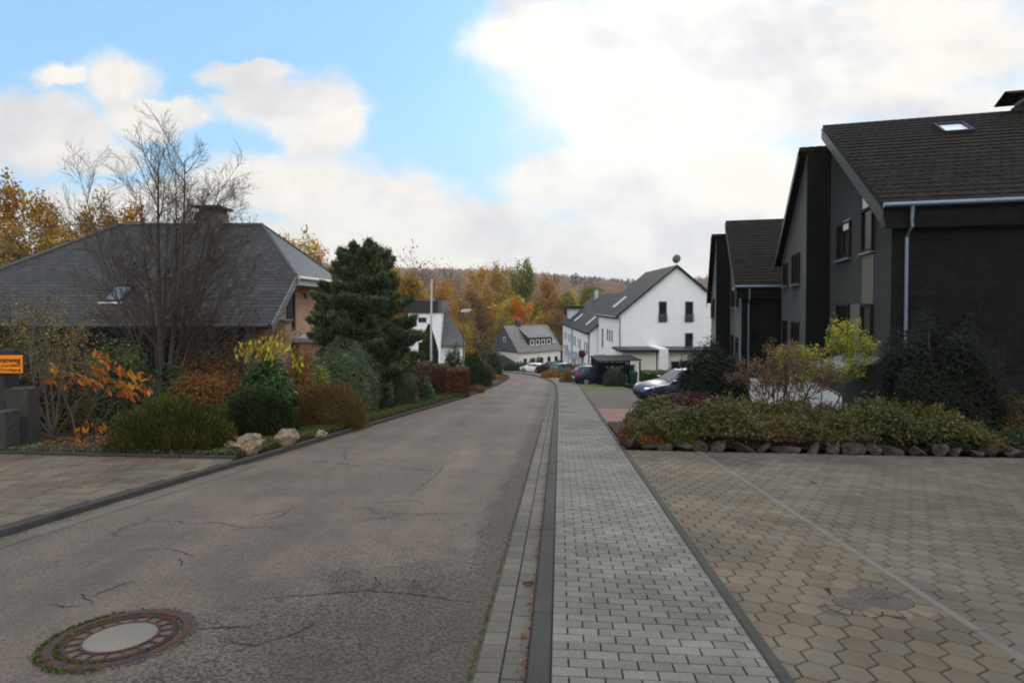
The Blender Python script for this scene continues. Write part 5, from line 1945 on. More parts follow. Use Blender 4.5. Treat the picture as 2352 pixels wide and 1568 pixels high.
ORD = ['first', 'second', 'third', 'fourth', 'fifth', 'sixth', 'seventh', 'eighth', 'ninth', 'tenth', 'eleventh', 'twelfth', 'thirteenth', 'fourteenth', 'fifteenth', 'sixteenth', 'seventeenth', 'eighteenth', 'nineteenth', 'twentieth', 'twenty first', 'twenty second', 'twenty third', 'twenty fourth']
LOOK = ['pale weathered', 'rough grey', 'dark low', 'flat topped grey', 'slanting split']
c_ = 1.55
for k in range(24):
    w_ = random.choice((0.2, 0.26, 0.3, 0.36, 0.44)) * random.uniform(0.9, 1.1)
    h_ = random.uniform(0.10, 0.18)
    p = road(c_ + w_, LOT_R + 0.16 + random.uniform(-0.04, 0.06) + (0.10 if k == 0 else 0), 0)
    o = link('edging_stone', rock_mesh('edging_stone', w_ * 1.02, 0.17, h_, 20 + k, 0.09, 0.72), GREYST)
    o.location = p + Vector((0, 0, h_ * 0.55))
    o.rotation_euler = (random.uniform(-0.2, 0.2), random.uniform(-0.6, 0.6), random.uniform(-0.3, 0.3))
    tag(o, '%s stone, %s along the bed edge counted from the pavement' % (LOOK[k % 5], ORD[k]), 'stone', 'rubble stones edging the planting bed')
    c_ += 1.38 * w_
for k, (c_, r_) in enumerate(((1.5, 12.2), (1.47, 12.75), (1.48, 13.3))):
    o = link('edging_stone', rock_mesh('edging_stone', 0.16, 0.24, 0.2, 60 + k, 0.15, 0.5), GREYST)
    o.location = road(c_, r_, 0.1)
    tag(o, '%s stone of the short row running along the pavement edging' % ['pale', 'middle mossy', 'farther dark'][k], 'stone', 'rubble stones edging the planting bed')

# ------------------------------------------------------------------ front garden on the far side of the street
bush('juniper', 'low spreading olive green juniper by the pale boulders', 'shrub', 392, 10.75, 300, 902, M_JUN, 30000, 0.085, 0.22, 60, 0.22, 0.62, low=0.75, up=0.5, seed=5)
bush('low_conifer', 'dark green low conifer behind the juniper', 'shrub', 590, 13.2, 200, 880, M_DKG, 16000, 0.085, 0.3, 40, 0.26, 0.8, low=0.6, up=0.4)
t = bush('laurel', 'glossy green cherry laurel with yellow young leaves on top', 'shrub', 612, 15.0, 150, 790, M_LAUR, 5600, 0.135, 0.42, 26, 0.28, 1.0, low=0.5)
rng = np.random.default_rng(9)
b_, w_, h_ = size_of(612, 15.0, 150, 790)
P = []
for k in range(20):
    a = rng.uniform(0, 6.28)
    q = rng.uniform(0.1, 0.52)
    ht = max(0, 1 - (2 * q * 0.93) ** 2.7) ** (1 / 2.7)
    cpt = np.array([w_ * q * math.cos(a), w_ * q * math.sin(a), h_ * (0.42 + 0.58 * ht) if k > 5 else h_ * rng.uniform(0.88, 0.98)])
    P.append(cpt + rng.normal(size=(13, 3)) * np.array([0.09, 0.09, 0.12]))
P = np.concatenate(P)
extra_leaves(t, 'young_leaves', M_YEL, P, unit(rng, len(P)) + np.array([0, -0.4, 0.3]), 0.15, 0.4, 3, unit(rng, len(P)) * 0.4 + np.array([0, 0, 0.9]))
bush('rusty_shrub', 'loose rusty brown shrub under the eaves of the slate roof', 'shrub', 484, 16.3, 250, 764, M_RUST, 12000, 0.075, 0.55, 40, 0.26, 0.6, lumpy=1.5)
bush('rusty_shrub', 'low reddish brown shrub between juniper and laurel', 'shrub', 466, 14.0, 230, 828, M_RUST, 11000, 0.06, 0.55, 34, 0.26, 0.7, low=0.6, seed=77)
bush('beech_shrub', 'tall narrow tan brown beech shrub behind the yellow tipped laurel', 'shrub', 690, 17.5, 88, 776, M_RUST, 5000, 0.07, 0.55, 24, 0.3, 1.0, low=0.7)
bush('yellow_shrub', 'small yellow leaved shrub in front of the round grey green bush', 'shrub', 737, 16.2, 66, 808, M_YELG, 1100, 0.10, 0.4, 18, 0.22, 1.0, low=0.6, core=0.3)
bush('spiraea', 'wide brown and olive spiraea mound above the verge', 'shrub', 750, 15.2, 210, 866, M_SPIR, 17000, 0.055, 0.5, 44, 0.26, 0.8, low=0.75, up=0.3)
bush('round_shrub', 'large rounded grey green shrub in front of the pine', 'shrub', 786, 19.4, 196, 774, M_GREYG, 26000, 0.065, 0.45, 50, 0.24, 0.9, low=0.75)
bush('holly', 'small dark holly between grey green shrub and clipped yew', 'shrub', 888, 19.8, 40, 862, M_DKG, 2400, 0.07, 0.5, 14, 0.3, 1.0, low=0.6)
bush('clipped_yew', 'dark green yew clipped to a smooth dome', 'shrub', 920, 22.2, 96, 833, M_DKG, 14000, 0.055, 0.4, 70, 0.16, 1.0, low=0.8, core=0.66)
bush('cherry_laurel', 'bright green low cherry laurel beside the clipped yew', 'shrub', 978, 24.6, 46, 868, M_MIDG, 2800, 0.09, 0.5, 18, 0.28, 1.0, low=0.6)
hedge('reddish_hedge', 'low loose reddish hedge running behind the yew toward the flagpole', 958, 30, 62, 832, 1.0, M_COPB, 3500, 0.08, 0, None, 4)
bush('red_shrub', 'small bright red shrub tucked against the brown clipped hedge', 'shrub', 968, 29.2, 22, 848, M_RED, 900, 0.08, 0.5, 10, 0.3)
hedge('copper_hedge', 'square clipped hedge of dull brown beech, the farther of the pair by the flagpole', 1002, 31.5, 56, 838, 1.3, M_COPB, 6000, 0.075, 0.05, 'clipped beech hedges', 2)
hedge('copper_hedge', 'square clipped hedge of bright copper beech at the street edge', 1052, 29.5, 50, 847, 1.5, M_COP, 6500, 0.075, 0.08, 'clipped beech hedges', 3)
bush('russet_groundcover', 'low russet shrub beside the copper hedge', 'shrub', 1096, 33, 46, 880, M_COP, 2200, 0.08, 0.5, 14, 0.3, 1.0)
bush('conifer_shrub', 'pointed dark conifer under the street lamp', 'shrub', 1040, 36.5, 58, 782, M_DKG, 6000, 0.10, 0.35, 26, 0.24, 1.0, low=0.8, up=0.6)
bush('conifer_shrub', 'bushy dark conifer on the street side of the lamp post', 'shrub', 1088, 37.5, 66, 800, M_DKG, 6500, 0.10, 0.35, 26, 0.24, 1.0, low=0.8, up=0.6)
bush('conifer_shrub', 'lower dark conifer at the end of the garden by the bend', 'shrub', 1112, 40.0, 44, 836, M_DKG, 3600, 0.10, 0.35, 20, 0.26, 1.0, low=0.8, up=0.6)
bush('domed_evergreen', 'tall smooth domed dark evergreen at the bend', 'shrub', 1134, 59, 54, 788, M_DKG, 9000, 0.12, 0.4, 60, 0.16, 1.0, low=0.85, core=0.66)
bush('brown_low_hedge', 'low brown hedge at the foot of the domed evergreen', 'hedge', 1140, 56, 44, 858, M_RUST, 1800, 0.10, 0.5, 14, 0.3, 0.7)
bush('maroon_shrub', 'twiggy maroon shrub between conifers and domed evergreen', 'shrub', 1122, 52, 36, 830, M_MAR, 1500, 0.12, 0.5, 12, 0.3)
# thuja column
rng = np.random.default_rng(31)
b, w_, h = size_of(985, 37, 44, 745)
t = thing('thuja', 'narrow dark green thuja column in front of the flat topped white house', 'tree', b)
n = 9000
z = rng.uniform(0, 1, n) ** 0.85
rad = w_ / 2 * np.minimum(1, 1.9 * (1 - z) ** 0.75) * (0.8 + 0.22 * rng.uniform(0, 1, n))
a = rng.uniform(0, 2 * np.pi, n)
P = np.stack([rad * np.cos(a), rad * np.sin(a), z * h], 1)
N = np.stack([np.cos(a), np.sin(a), 0.3 + 0 * a], 1)
V, Q = cards(rng, P, N, 0.13, 0.4, 0.4, np.stack([0.3 * np.cos(a), 0.3 * np.sin(a), 1 + 0 * a], 1))
link('crown', mesh_np('crown', V, F4=Q), M_DKG, t)
MB().tube([(0, 0, -0.2), (0, 0, h * 0.9)], [0.12, 0.03], 8).build('trunk', BARK, t)

# rhododendrons at the back of the bed
bush('rhododendron', 'bright green rhododendron mound at the foot of the bare tree', 'shrub', 272, 15.2, 165, 752, M_RHO, 6000, 0.13, 0.38, 30, 0.27, 0.8, low=0.5)
bush('rhododendron', 'dark low rhododendron under the orange magnolia leaves', 'shrub', 300, 12.9, 210, 846, M_DKG, 4800, 0.11, 0.38, 34, 0.27, 0.7, low=0.6, seed=41)
bush('rhododendron', 'dark rhododendron beneath the trunk of the bare tree', 'shrub', 385, 14.6, 130, 800, M_DKG, 3600, 0.11, 0.38, 24, 0.28, 0.8, low=0.5, seed=43)
bush('rhododendron', 'shadowy evergreen behind the stone posts', 'shrub', 60, 14.0, 190, 770, M_DKG, 4200, 0.12, 0.38, 30, 0.28, 0.7, low=0.5, seed=44)
bush('brown_hazel', 'leafy dull brown shrub hiding the low end of the slate roof behind the stone posts', 'shrub', 30, 16.0, 300, 632, M_SPIR, 8000, 0.085, 0.55, 60, 0.2, 0.8, lumpy=1.7, core=0, seed=45)

bush('brown_hazel', 'tangled brown shrub between the orange magnolia and the bare tree trunk', 'shrub', 165, 13.8, 240, 690, M_SPIR, 5200, 0.07, 0.5, 60, 0.2, 0.7, lumpy=1.7, core=0.0, seed=46)
# magnolia with large orange leaves
rng = np.random.default_rng(12)
b = base_at(180, 11.7)
t = thing('magnolia', 'low branching shrub with long drooping orange and yellow leaves', 'shrub', b)
stems = [((-0.5, 0.0, 0.9), 1.5, 0.022), ((0.35, -0.1, 0.8), 1.7, 0.022), ((1.0, 0, 0.5), 1.9, 0.02), ((1.0, 0.3, 0.75), 1.8, 0.02), ((-0.9, 0.2, 0.6), 1.2, 0.018), ((0.7, -0.4, 0.6), 1.6, 0.018)]
paths, tips = skeleton(rng, (0, 0, 0), [(6, 0.7, 0.45, 0.5, 0.35, 0.12, -0.02), (4, 0.8, 0.4, 0.6, 0.3, 0.15, -0.05)], stems)
link('branches', branch_mesh('branches', paths), TWIG, t)


bl = []
bough = []
for (u0, v0, u1, v1, nn) in ((205, 838, 350, 868, 34), (225, 862, 352, 895, 34), (190, 872, 300, 905, 22), (212, 820, 290, 842, 14), (262, 880, 330, 912, 16), (85, 868, 165, 880, 12), (120, 838, 160, 862, 6), (160, 858, 215, 872, 10), (225, 806, 242, 818, 4)):
    Yb = 11.7 + rng.uniform(-0.35, 0.25)
    A, B = at(u0, v0, Yb) - b, at(u1, v1, Yb + rng.uniform(-0.3, 0.3)) - b
    bough.append((np.array([np.array(A) * (1 - q) + np.array(B) * q + np.array([0, 0, 0.03 * math.sin(3 * q)]) for q in np.linspace(-0.25, 1, 5)]), np.linspace(0.012, 0.003, 5), 1))
    for q in rng.uniform(0, 1, nn):
        bl.append(np.array(A) * (1 - q) + np.array(B) * q + rng.normal(size=3) * np.array([0.03, 0.08, 0.03]) - np.array([0, 0, 0.05]))
bl = np.array(bl)
V, Q = cards(rng, bl, unit(rng, len(bl)) + np.array([0, -0.5, 0.4]), 0.17, 0.42, 0.3, unit(rng, len(bl)) * 0.7 + np.array([0.35, 0, -0.9]))
link('foliage', mesh_np('foliage', V, F4=Q), M_ORA, t)
V, Q = tubes_np([(p_, r_) for p_, r_, l_ in bough], 5)
link('bough', mesh_np('bough', V, F4=Q, smooth=True), TWIG, t)
rng = np.random.default_rng(14)
b = base_at(210, 10.9)
t = thing('orange_seedling', 'few big rust red leaves low above the leaf litter', 'shrub', b)
paths, tips = skeleton(rng, (0, 0, 0), [(4, 0.7, 0.6, 0.6, 0.3, 0.1, 0)], [((0.3, 0, 1), 0.45, 0.008), ((-0.4, 0, 1), 0.4, 0.008)])
link('branches', branch_mesh('branches', paths), TWIG, t)
V, Q = leaves_at(rng, tips, 2, 0.03, 0.15, 0.45, 1.2)
link('foliage', mesh_np('foliage', V, F4=Q), M_ORA, t)

# spindly shrub with few leaves
rng = np.random.default_rng(21)
b = base_at(120, 12.6)
t = thing('spindly_shrub', 'tall tangled half bare shrub with arching grey stems behind the stone posts', 'shrub', b)
stems = [((-0.5, 0.1, 1), 2.6, 0.026), ((-0.2, -0.2, 1), 2.7, 0.024), ((0.1, 0.1, 1), 2.6, 0.026), ((0.35, -0.1, 1), 2.3, 0.022), ((-0.8, 0, 0.9), 2.4, 0.022), ((0.6, 0.1, 0.9), 2.0, 0.02), ((-0.1, 0.3, 1), 2.8, 0.024)]
paths, tips = skeleton(rng, (0, 0, 0), [(7, 0.6, 0.42, 0.5, 0.25, 0.10, 0.02), (5, 0.7, 0.42, 0.6, 0.2, 0.13, 0.0), (3, 0.7, 0.5, 0.6, 0.2, 0.13, 0)], stems)
link('branches', branch_mesh('branches', paths), BARKG, t)
V, Q = leaves_at(rng, tips, 3, 0.09, 0.06, 0.55, 0.4, 0.4, lambda T: (T[:, 2] > 0.9) & (np.random.default_rng(2).uniform(0, 1, len(T)) < 0.8))
link('foliage', mesh_np('foliage', V, F4=Q), leafmat('dull_leaves', [(0.09, 0.045, 0.022), (0.13, 0.07, 0.03), (0.15, 0.13, 0.03), (0.2, 0.18, 0.04)], 0.6, 0.3, 1.5), t)

# the bare tree
rng = np.random.default_rng(52)
b, _, H = size_of(372, 16.2, 10, 262)
t = thing('bare_tree', 'leafless grey tree with many upright stems in front of the slate roof', 'tree', b)
stems = [((0.0, 0, 1), H * 0.88, 0.10), ((-0.12, 0.05, 1), H * 0.82, 0.055), ((0.14, -0.05, 1), H * 0.86, 0.085), ((0.24, 0.1, 1), H * 0.80, 0.055), ((-0.24, -0.1, 1), H * 0.78, 0.045), ((0.36, 0.0, 1), H * 0.76, 0.045),
         ((-0.06, 0.2, 1), H * 0.84, 0.045), ((0.08, 0.15, 1), H * 0.88, 0.05), ((0.48, 0.1, 1), H * 0.68, 0.035), ((-0.38, 0.15, 1), H * 0.66, 0.03), ((0.7, -0.1, 0.8), H * 0.56, 0.03), ((0.95, -0.2, 0.5), H * 0.46, 0.028), ((-0.7, -0.1, 0.7), H * 0.48, 0.026), ((0.2, 0.25, 1), H * 0.8, 0.04), ((1.2, 0.2, 0.6), H * 0.44, 0.028), ((-1.0, 0.1, 0.5), H * 0.4, 0.024)]
paths, tips = skeleton(rng, (0, 0, -0.1), [(17, 0.58, 0.27, 0.30, 0.24, 0.04, 0.06), (10, 0.65, 0.48, 0.45, 0.12, 0.08, 0.05), (7, 0.65, 0.5, 0.55, 0.1, 0.11, 0.04)], stems, 0.0044)
link('branches', branch_mesh('branches', paths, 8), barkmat('bare_bark', (0.085, 0.062, 0.044), (0.038, 0.028, 0.022)), t)


# ------------------------------------------------------------------ pines
def pine(name, label, u, Y, wpx, vtop, mat, seed, boughs=90, tuft=0.17, lowest=0.06, group=None, lean=0.0, power=0.75, per=9, cat='tree'):
    rng = np.random.default_rng(seed)
    b, w_, h = size_of(u, Y, wpx, vtop)
    t = thing(name, label, cat, b, 0, group)
    tr_ = np.array([[lean * h * (k / 6) ** 2 + rng.normal(0, 0.02), rng.normal(0, 0.02), h * 0.97 * k / 6] for k in range(7)])
    paths = [(tr_, np.linspace(0.035, 0.008, 7) * h / 2.2 + 0.01, 0)]
    P, T = [], []
    for k in range(boughs):
        z = lowest + (0.97 - lowest) * (k + rng.uniform(0, 1)) / boughs
        L = w_ / 2 * (1.02 - z) ** power * rng.uniform(0.6, 1.12)
        if z < 0.16:
            L *= 0.8
        a = k * 2.399 + rng.uniform(-0.3, 0.3)
        d = np.array([math.cos(a), math.sin(a), rng.uniform(-0.05, 0.22) + 0.5 * z])
        base = np.array([np.interp(z * h, tr_[:, 2], tr_[:, 0]), 0, z * h])
        pts = [base]
        for s_ in range(4):
            d = d + np.array([0, 0, 0.06]) + rng.normal(size=3) * 0.06
            d /= np.linalg.norm(d)
            pts.append(pts[-1] + d * L / 4)
        pts = np.array(pts)
        paths.append((pts, np.linspace(0.014, 0.004, 5) * (0.6 + L), 1))
        nt_ = int(9 + 13 * L)
        for q in range(nt_):
            f = 0.25 + 0.75 * (q + rng.uniform(0, 1)) / nt_
            x = f * 4
            i = min(int(x), 3)
            p0 = pts[i] + (pts[i + 1] - pts[i]) * (x - i)
            side = np.cross(d, [0, 0, 1]) * rng.choice([-1, 1])
            dd = d * rng.uniform(0.4, 1.0) + side * rng.uniform(0.2, 1.0) + np.array([0, 0, rng.uniform(-0.05, 0.55)])
            dd /= np.linalg.norm(dd)
            l_ = L * 0.42 * (1.15 - f) * rng.uniform(0.4, 1.2) + 0.05
            m_ = max(2, int(l_ / (tuft * 0.55)))
            for e in range(m_):
                P.append(p0 + dd * l_ * (e + 0.6) / m_)
                T.append(dd + np.array([0, 0, 0.25]))
    P, T = np.array(P), np.array(T)
    P2, T2 = np.repeat(P, per, 0), np.repeat(T, per, 0)
    P2 = P2 + rng.normal(size=P2.shape) * tuft * 0.22
    V, Q = cards(rng, P2, unit(rng, len(P2)), tuft, 0.2, 0.35, T2 * 0.8 + unit(rng, len(P2)) * 0.75)
    link('crown', mesh_np('crown', V, F4=Q), mat, t)
    link('trunk', branch_mesh('trunk', paths, 8), BARK, t)
    return t


pine('pine_tree', 'bushy grey green pine between the brick house and the street', 832, 23.2, 338, 574, M_PINE, 3, 190, 0.22, 0.03, None, 0.01, 0.47, 11)
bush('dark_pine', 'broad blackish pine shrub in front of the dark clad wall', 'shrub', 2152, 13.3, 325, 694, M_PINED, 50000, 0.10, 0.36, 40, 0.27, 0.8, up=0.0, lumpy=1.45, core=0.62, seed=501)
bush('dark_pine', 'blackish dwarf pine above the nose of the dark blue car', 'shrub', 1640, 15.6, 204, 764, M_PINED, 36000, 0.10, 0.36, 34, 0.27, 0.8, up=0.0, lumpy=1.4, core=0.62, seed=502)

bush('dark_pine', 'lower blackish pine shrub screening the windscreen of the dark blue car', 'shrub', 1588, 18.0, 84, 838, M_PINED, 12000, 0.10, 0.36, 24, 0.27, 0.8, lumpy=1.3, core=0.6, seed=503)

# ------------------------------------------------------------------ raised bed on the pavement side
def mass(name, label, cat, c0_, c1_, r0_, r1_, h, mat, n, leaf, seed, taper=0.5):
    """a continuous low planting: leaves over an uneven mound"""
    rng = np.random.default_rng(seed)
    c_ = rng.uniform(c0_, c1_, n)
    r_ = r0_ + (r1_ - r0_) * rng.uniform(0, 1, n) ** 0.8
    e1 = np.clip((c_ - c0_) / 0.5, 0, 1) ** 0.5 * np.clip((c1_ - c_) / 0.5, 0, 1) ** 0.5
    e2 = np.clip((r_ - r0_) / 0.35 + 0.25, 0, 1) ** 0.5
    hh = h * e1 * e2 * (0.76 + 0.26 * np.sin(c_ * 2.1 + 1) * np.sin(r_ * 2.7) + 0.2 * np.sin(c_ * 5.3 + 2 * r_) * np.cos(r_ * 4.1 + c_) + 0.14 * np.sin(c_ * 13) * np.sin(r_ * 11)) + 0.25 * h * rng.uniform(0, 1, n) ** 8
    z = hh * (1 - 0.55 * rng.uniform(0, 1, n) ** 2.2)
    P = roadv(c_, r_, 0.06 + z)
    N = unit(rng, n) * 0.8 + np.array([0, -0.35, 0.7])
    V, Q = cards(rng, P, N, leaf, 0.5, 0.45)
    o = link(name, mesh_np(name, V, F4=Q), mat)
    return tag(o, label, cat, None, 'stuff')


mass('cotoneaster', 'low tangled cotoneaster filling the raised bed above the rubble stones', 'ground cover', 1.42, 8.6, LOT_R + 0.07, 13.6, 0.78, M_COTO, 60000, 0.065, 11)
mass('dark_groundcover', 'dark ground cover at the shaded end of the raised bed', 'ground cover', 7.6, 13.5, LOT_R + 0.2, 13.4, 0.34, M_DKG, 14000, 0.07, 12)
bush('russet_barberry', 'russet barberry at the corner of the raised bed next to the pavement', 'shrub', 1468, 12.15, 130, 944, M_COP, 4200, 0.05, 0.5, 24, 0.28, 0.6, lumpy=1.6)
bush('orange_barberry', 'small orange leaved shrub above the stones at the bed corner', 'shrub', 1498, 11.95, 74, 968, M_ORA, 700, 0.06, 0.5, 12, 0.28, 0.7, core=0.0)
bush('olive_shrub', 'olive yellow low shrub beside the orange one above the rubble stones', 'shrub', 1560, 12.1, 110, 950, M_YELG, 1500, 0.055, 0.5, 22, 0.28, 0.6, core=0.0, lumpy=1.6)
bush('dwarf_spruce', 'little green conifer standing up out of the cotoneaster', 'shrub', 1538, 13.0, 36, 914, M_MIDG, 2200, 0.05, 0.25, 14, 0.3, 1.0, up=0.7)
bush('maroon_barberry', 'dark maroon shrub in front of the blue car', 'shrub', 1545, 16.4, 124, 888, M_MAR, 6200, 0.07, 0.5, 22, 0.28, 0.7)
bush('maroon_barberry', 'dark maroon shrub below the dwarf pine beside the maple', 'shrub', 1600, 14.3, 150, 884, M_MAR, 4500, 0.07, 0.5, 26, 0.26, 0.6, seed=81)
bush('grey_evergreen', 'dark evergreen between dwarf pine and bare maple', 'shrub', 1690, 15.4, 80, 852, M_DKG, 3200, 0.08, 0.4, 20, 0.28, 0.9)
bush('autumn_shrub', 'dim orange brown shrub at the shaded end of the raised bed', 'shrub', 2315, 12.9, 150, 880, leafmat('dim_orange', [(0.03, 0.022, 0.008), (0.06, 0.04, 0.012), (0.10, 0.06, 0.015)], 0.6, 0.3, 1.5), 4500, 0.07, 0.5, 30, 0.26, 0.8, low=0.6, core=0.5)
bush('red_twigs', 'reddish shrub in front of the plank fence', 'shrub', 1900, 14.2, 130, 908, M_MAR, 2600, 0.07, 0.5, 22, 0.26, 0.6, seed=83)

# maple
rng = np.random.default_rng(61)
b, w_, H = size_of(1803, 14.1, 170, 752)
t = thing('japanese_maple', 'small spreading maple with thin pinkish brown leaves in the raised bed', 'tree', b)
stems = [((-0.35, 0, 1), H * 0.71, 0.035), ((0.3, 0.3, 1), H * 0.71, 0.028), ((-0.55, -0.2, 0.9), H * 0.67, 0.026), ((0.05, 0.1, 1), H * 0.77, 0.035), ((0.5, -0.1, 0.9), H * 0.71, 0.03), ((0.75, 0, 0.65), H * 0.63, 0.026), ((-0.6, 0.1, 0.85), H * 0.63, 0.026), ((-0.1, -0.3, 1), H * 0.71, 0.028)]
paths, tips = skeleton(rng, (0, 0, 0.0), [(8, 0.6, 0.42, 0.5, 0.3, 0.09, 0.02), (6, 0.65, 0.45, 0.55, 0.2, 0.12, 0.0), (4, 0.6, 0.5, 0.6, 0.2, 0.12, 0)], stems)
link('branches', branch_mesh('branches', paths), barkmat('maple_bark', (0.05, 0.036, 0.03), (0.02, 0.016, 0.014)), t)
V, Q = leaves_at(rng, tips, 5, 0.05, 0.042, 0.6, 0.5, 0.4, lambda T: (T[:, 2] > H * 0.42))
link('foliage', mesh_np('foliage', V, F4=Q), M_MAPLE, t)
rng = np.random.default_rng(62)
b, w_, H = size_of(1890, 15.0, 140, 752)
t = thing('golden_shrub', 'airy golden yellow shrub in front of the dark clad gable', 'shrub', b)
stems = [((-0.4, 0, 1), H * 0.85, 0.022), ((0.0, 0.1, 1), H * 0.9, 0.022), ((0.35, -0.1, 1), H * 0.9, 0.02), ((0.7, 0, 0.85), H * 0.8, 0.018), ((-0.8, 0, 0.8), H * 0.75, 0.018)]
paths, tips = skeleton(rng, (0, 0, 0.0), [(7, 0.5, 0.4, 0.5, 0.4, 0.09, 0.02), (5, 0.6, 0.45, 0.55, 0.2, 0.12, 0.0), (3, 0.6, 0.5, 0.6, 0.2, 0.12, 0)], stems)
link('branches', branch_mesh('branches', paths), TWIG, t)
V, Q = leaves_at(rng, tips, 8, 0.06, 0.06, 0.6, 0.4, 0.4, lambda T: (T[:, 2] > H * 0.5))
link('foliage', mesh_np('foliage', V, F4=Q), M_YELG, t)

# down the street on the pavement side
bush('clipped_shrub', 'dark green clipped ball in front of the slatted carport', 'shrub', 1412, 42.0, 62, 838, M_DKG, 9000, 0.08, 0.4, 60, 0.17, 1.0, low=0.85, core=0.66)
hedge('green_hedge', 'rounded mid green clipped hedge between carport and blue car', 1503, 37.0, 56, 853, 1.4, M_MIDG, 6000, 0.08, 0.0, None, 6)
bush('maroon_hedge', 'dark wine coloured hedge behind the green clipped one', 'shrub', 1535, 39.0, 56, 840, M_MAR, 3600, 0.10, 0.5, 20, 0.28, 0.8)
bush('rusty_hedge', 'narrow rusty hedge at the tail of the blue hatchback', 'hedge', 1303, 49.0, 42, 842, M_RUST, 3200, 0.09, 0.5, 18, 0.28, 1.2, low=0.8)
bush('rusty_hedge', 'low rusty hedge in front of the teal car', 'hedge', 1268, 63.0, 66, 845, M_RUST, 3200, 0.11, 0.5, 18, 0.28, 1.0, low=0.8)
bush('maroon_bush', 'purplish bush covering the rear of the white car', 'shrub', 1246, 84.0, 34, 832, M_MAR, 1800, 0.15, 0.5, 14, 0.3)
bush('valley_hedge', 'long green hedge below the cottage windows', 'hedge', 1200, 104.0, 62, 826, M_MIDG, 3500, 0.18, 0.5, 30, 0.2, 0.4, low=0.8)
bush('valley_shrub', 'brown shrub in front of the cottage wall', 'shrub', 1238, 103.0, 24, 812, M_MAR, 1500, 0.18, 0.5, 14, 0.3)
bush('valley_shrub', 'olive shrub beside the brown one at the cottage', 'shrub', 1222, 101.0, 18, 815, M_SPIR, 1400, 0.18, 0.5, 14, 0.3, seed=91)
bush('valley_shrub', 'wine red shrub at the corner of the white terrace', 'shrub', 1285, 92.0, 26, 818, M_MAR, 1600, 0.16, 0.5, 14, 0.3, seed=92)
bush('valley_hedge', 'dark hedge in the shade beside the domed evergreen', 'hedge', 1172, 102.0, 40, 828, M_DKG, 2200, 0.18, 0.5, 20, 0.25, 0.5, seed=93)
hedge('rusty_front_hedge', 'rusty low hedge along the front of the white terrace', 1338, 60.0, 50, 838, 0.8, M_RUST, 2600, 0.10, 0.0, None, 7)
rng = np.random.default_rng(71)
b, w_, H = size_of(1337, 57, 20, 802)
t = thing('globe_tree', 'tiny globe headed tree with dark red leaves before the white terrace', 'tree', b)
MB().tube([(0, 0, -0.1), (0, 0, H * 0.8)], 0.035, 6).build('trunk', BARK, t)
P, N = clump_cloud(rng, 0.85, 0.85, 0.45, 16, 0.35, 1100)
P = np.concatenate([P, P * np.array([1, 1, -1])])
N = np.concatenate([N, N * np.array([1, 1, -1])])
V, Q = cards(rng, P + np.array([0, 0, H - 0.45]), N, 0.08, 0.5)
link('crown', mesh_np('crown', V, F4=Q), leafmat('globe_red', [(0.07, 0.016, 0.012), (0.13, 0.03, 0.02)], 0.6, 0.3), t)
bush('pale_grass', 'feathery cream plumes behind the dwarf pine', 'shrub', 1606, 24, 40, 795, leafmat('plume', [(0.35, 0.31, 0.2), (0.45, 0.42, 0.3)], 0.7, 0.4), 700, 0.16, 0.15, 10, 0.3, up=1.2, core=0)
# ------------------------------------------------------------------ autumn wood down in the valley
def proto(name, seed, H, stems_n, spec, leaf_mat, per, sigma, leaf, keep=1.0, bark=BARK, trunk=0.26, spread=0.1):
    rng = np.random.default_rng(seed)
    stems = [((rng.normal(0, spread), rng.normal(0, spread), 1), H * rng.uniform(0.82, 0.95), trunk * rng.uniform(0.7, 1)) for _ in range(stems_n)]
    paths, tips = skeleton(rng, (0, 0, -0.3), spec, stems)
    bm_ = branch_mesh('trunk', paths, 6)
    bm_.materials.append(bark)
    lm = None
    if per:
        V, Q = leaves_at(rng, tips, per, sigma, leaf, 0.7, 0.0, 0.4, (lambda T: rng.uniform(0, 1, len(T)) < keep))
        lm = mesh_np('crown', V, F4=Q)
        lm.materials.append(leaf_mat)
    return bm_, lm


T_ORA = leafmat('wood_orange', [(0.18, 0.085, 0.018), (0.29, 0.145, 0.022), (0.40, 0.215, 0.028), (0.38, 0.25, 0.04)], 0.7, 0.35, 0.22, 0.4, 0.015)
T_GOLD = leafmat('wood_gold', [(0.20, 0.13, 0.02), (0.31, 0.21, 0.026), (0.42, 0.30, 0.035), (0.30, 0.26, 0.04)], 0.7, 0.35, 0.22, 0.4, 0.02)
T_OLIV = leafmat('wood_olive', [(0.081, 0.081, 0.016), (0.135, 0.135, 0.022), (0.203, 0.189, 0.027), (0.230, 0.189, 0.030)], 0.7, 0.35, 0.22, 0.4, 0.02)
T_BROWN = leafmat('wood_brown', [(0.12, 0.075, 0.028), (0.18, 0.11, 0.034), (0.24, 0.155, 0.042), (0.23, 0.175, 0.045)], 0.7, 0.35, 0.22, 0.4, 0.02)
T_BRIGHT = leafmat('wood_bright', [(0.351, 0.108, 0.016), (0.486, 0.169, 0.019), (0.567, 0.230, 0.027)], 0.7, 0.35, 0.22, 0.35, 0.01)
SP_FULL = [(17, 0.72, 0.42, 0.42, 0.22, 0.04, 0.03), (8, 0.7, 0.45, 0.5, 0.2, 0.09, 0.04), (5, 0.7, 0.5, 0.6, 0.2, 0.1, 0.03)]
SP_TALL = [(20, 0.6, 0.33, 0.42, 0.25, 0.03, 0.05), (8, 0.6, 0.45, 0.5, 0.2, 0.09, 0.05), (5, 0.7, 0.5, 0.6, 0.2, 0.1, 0.03)]
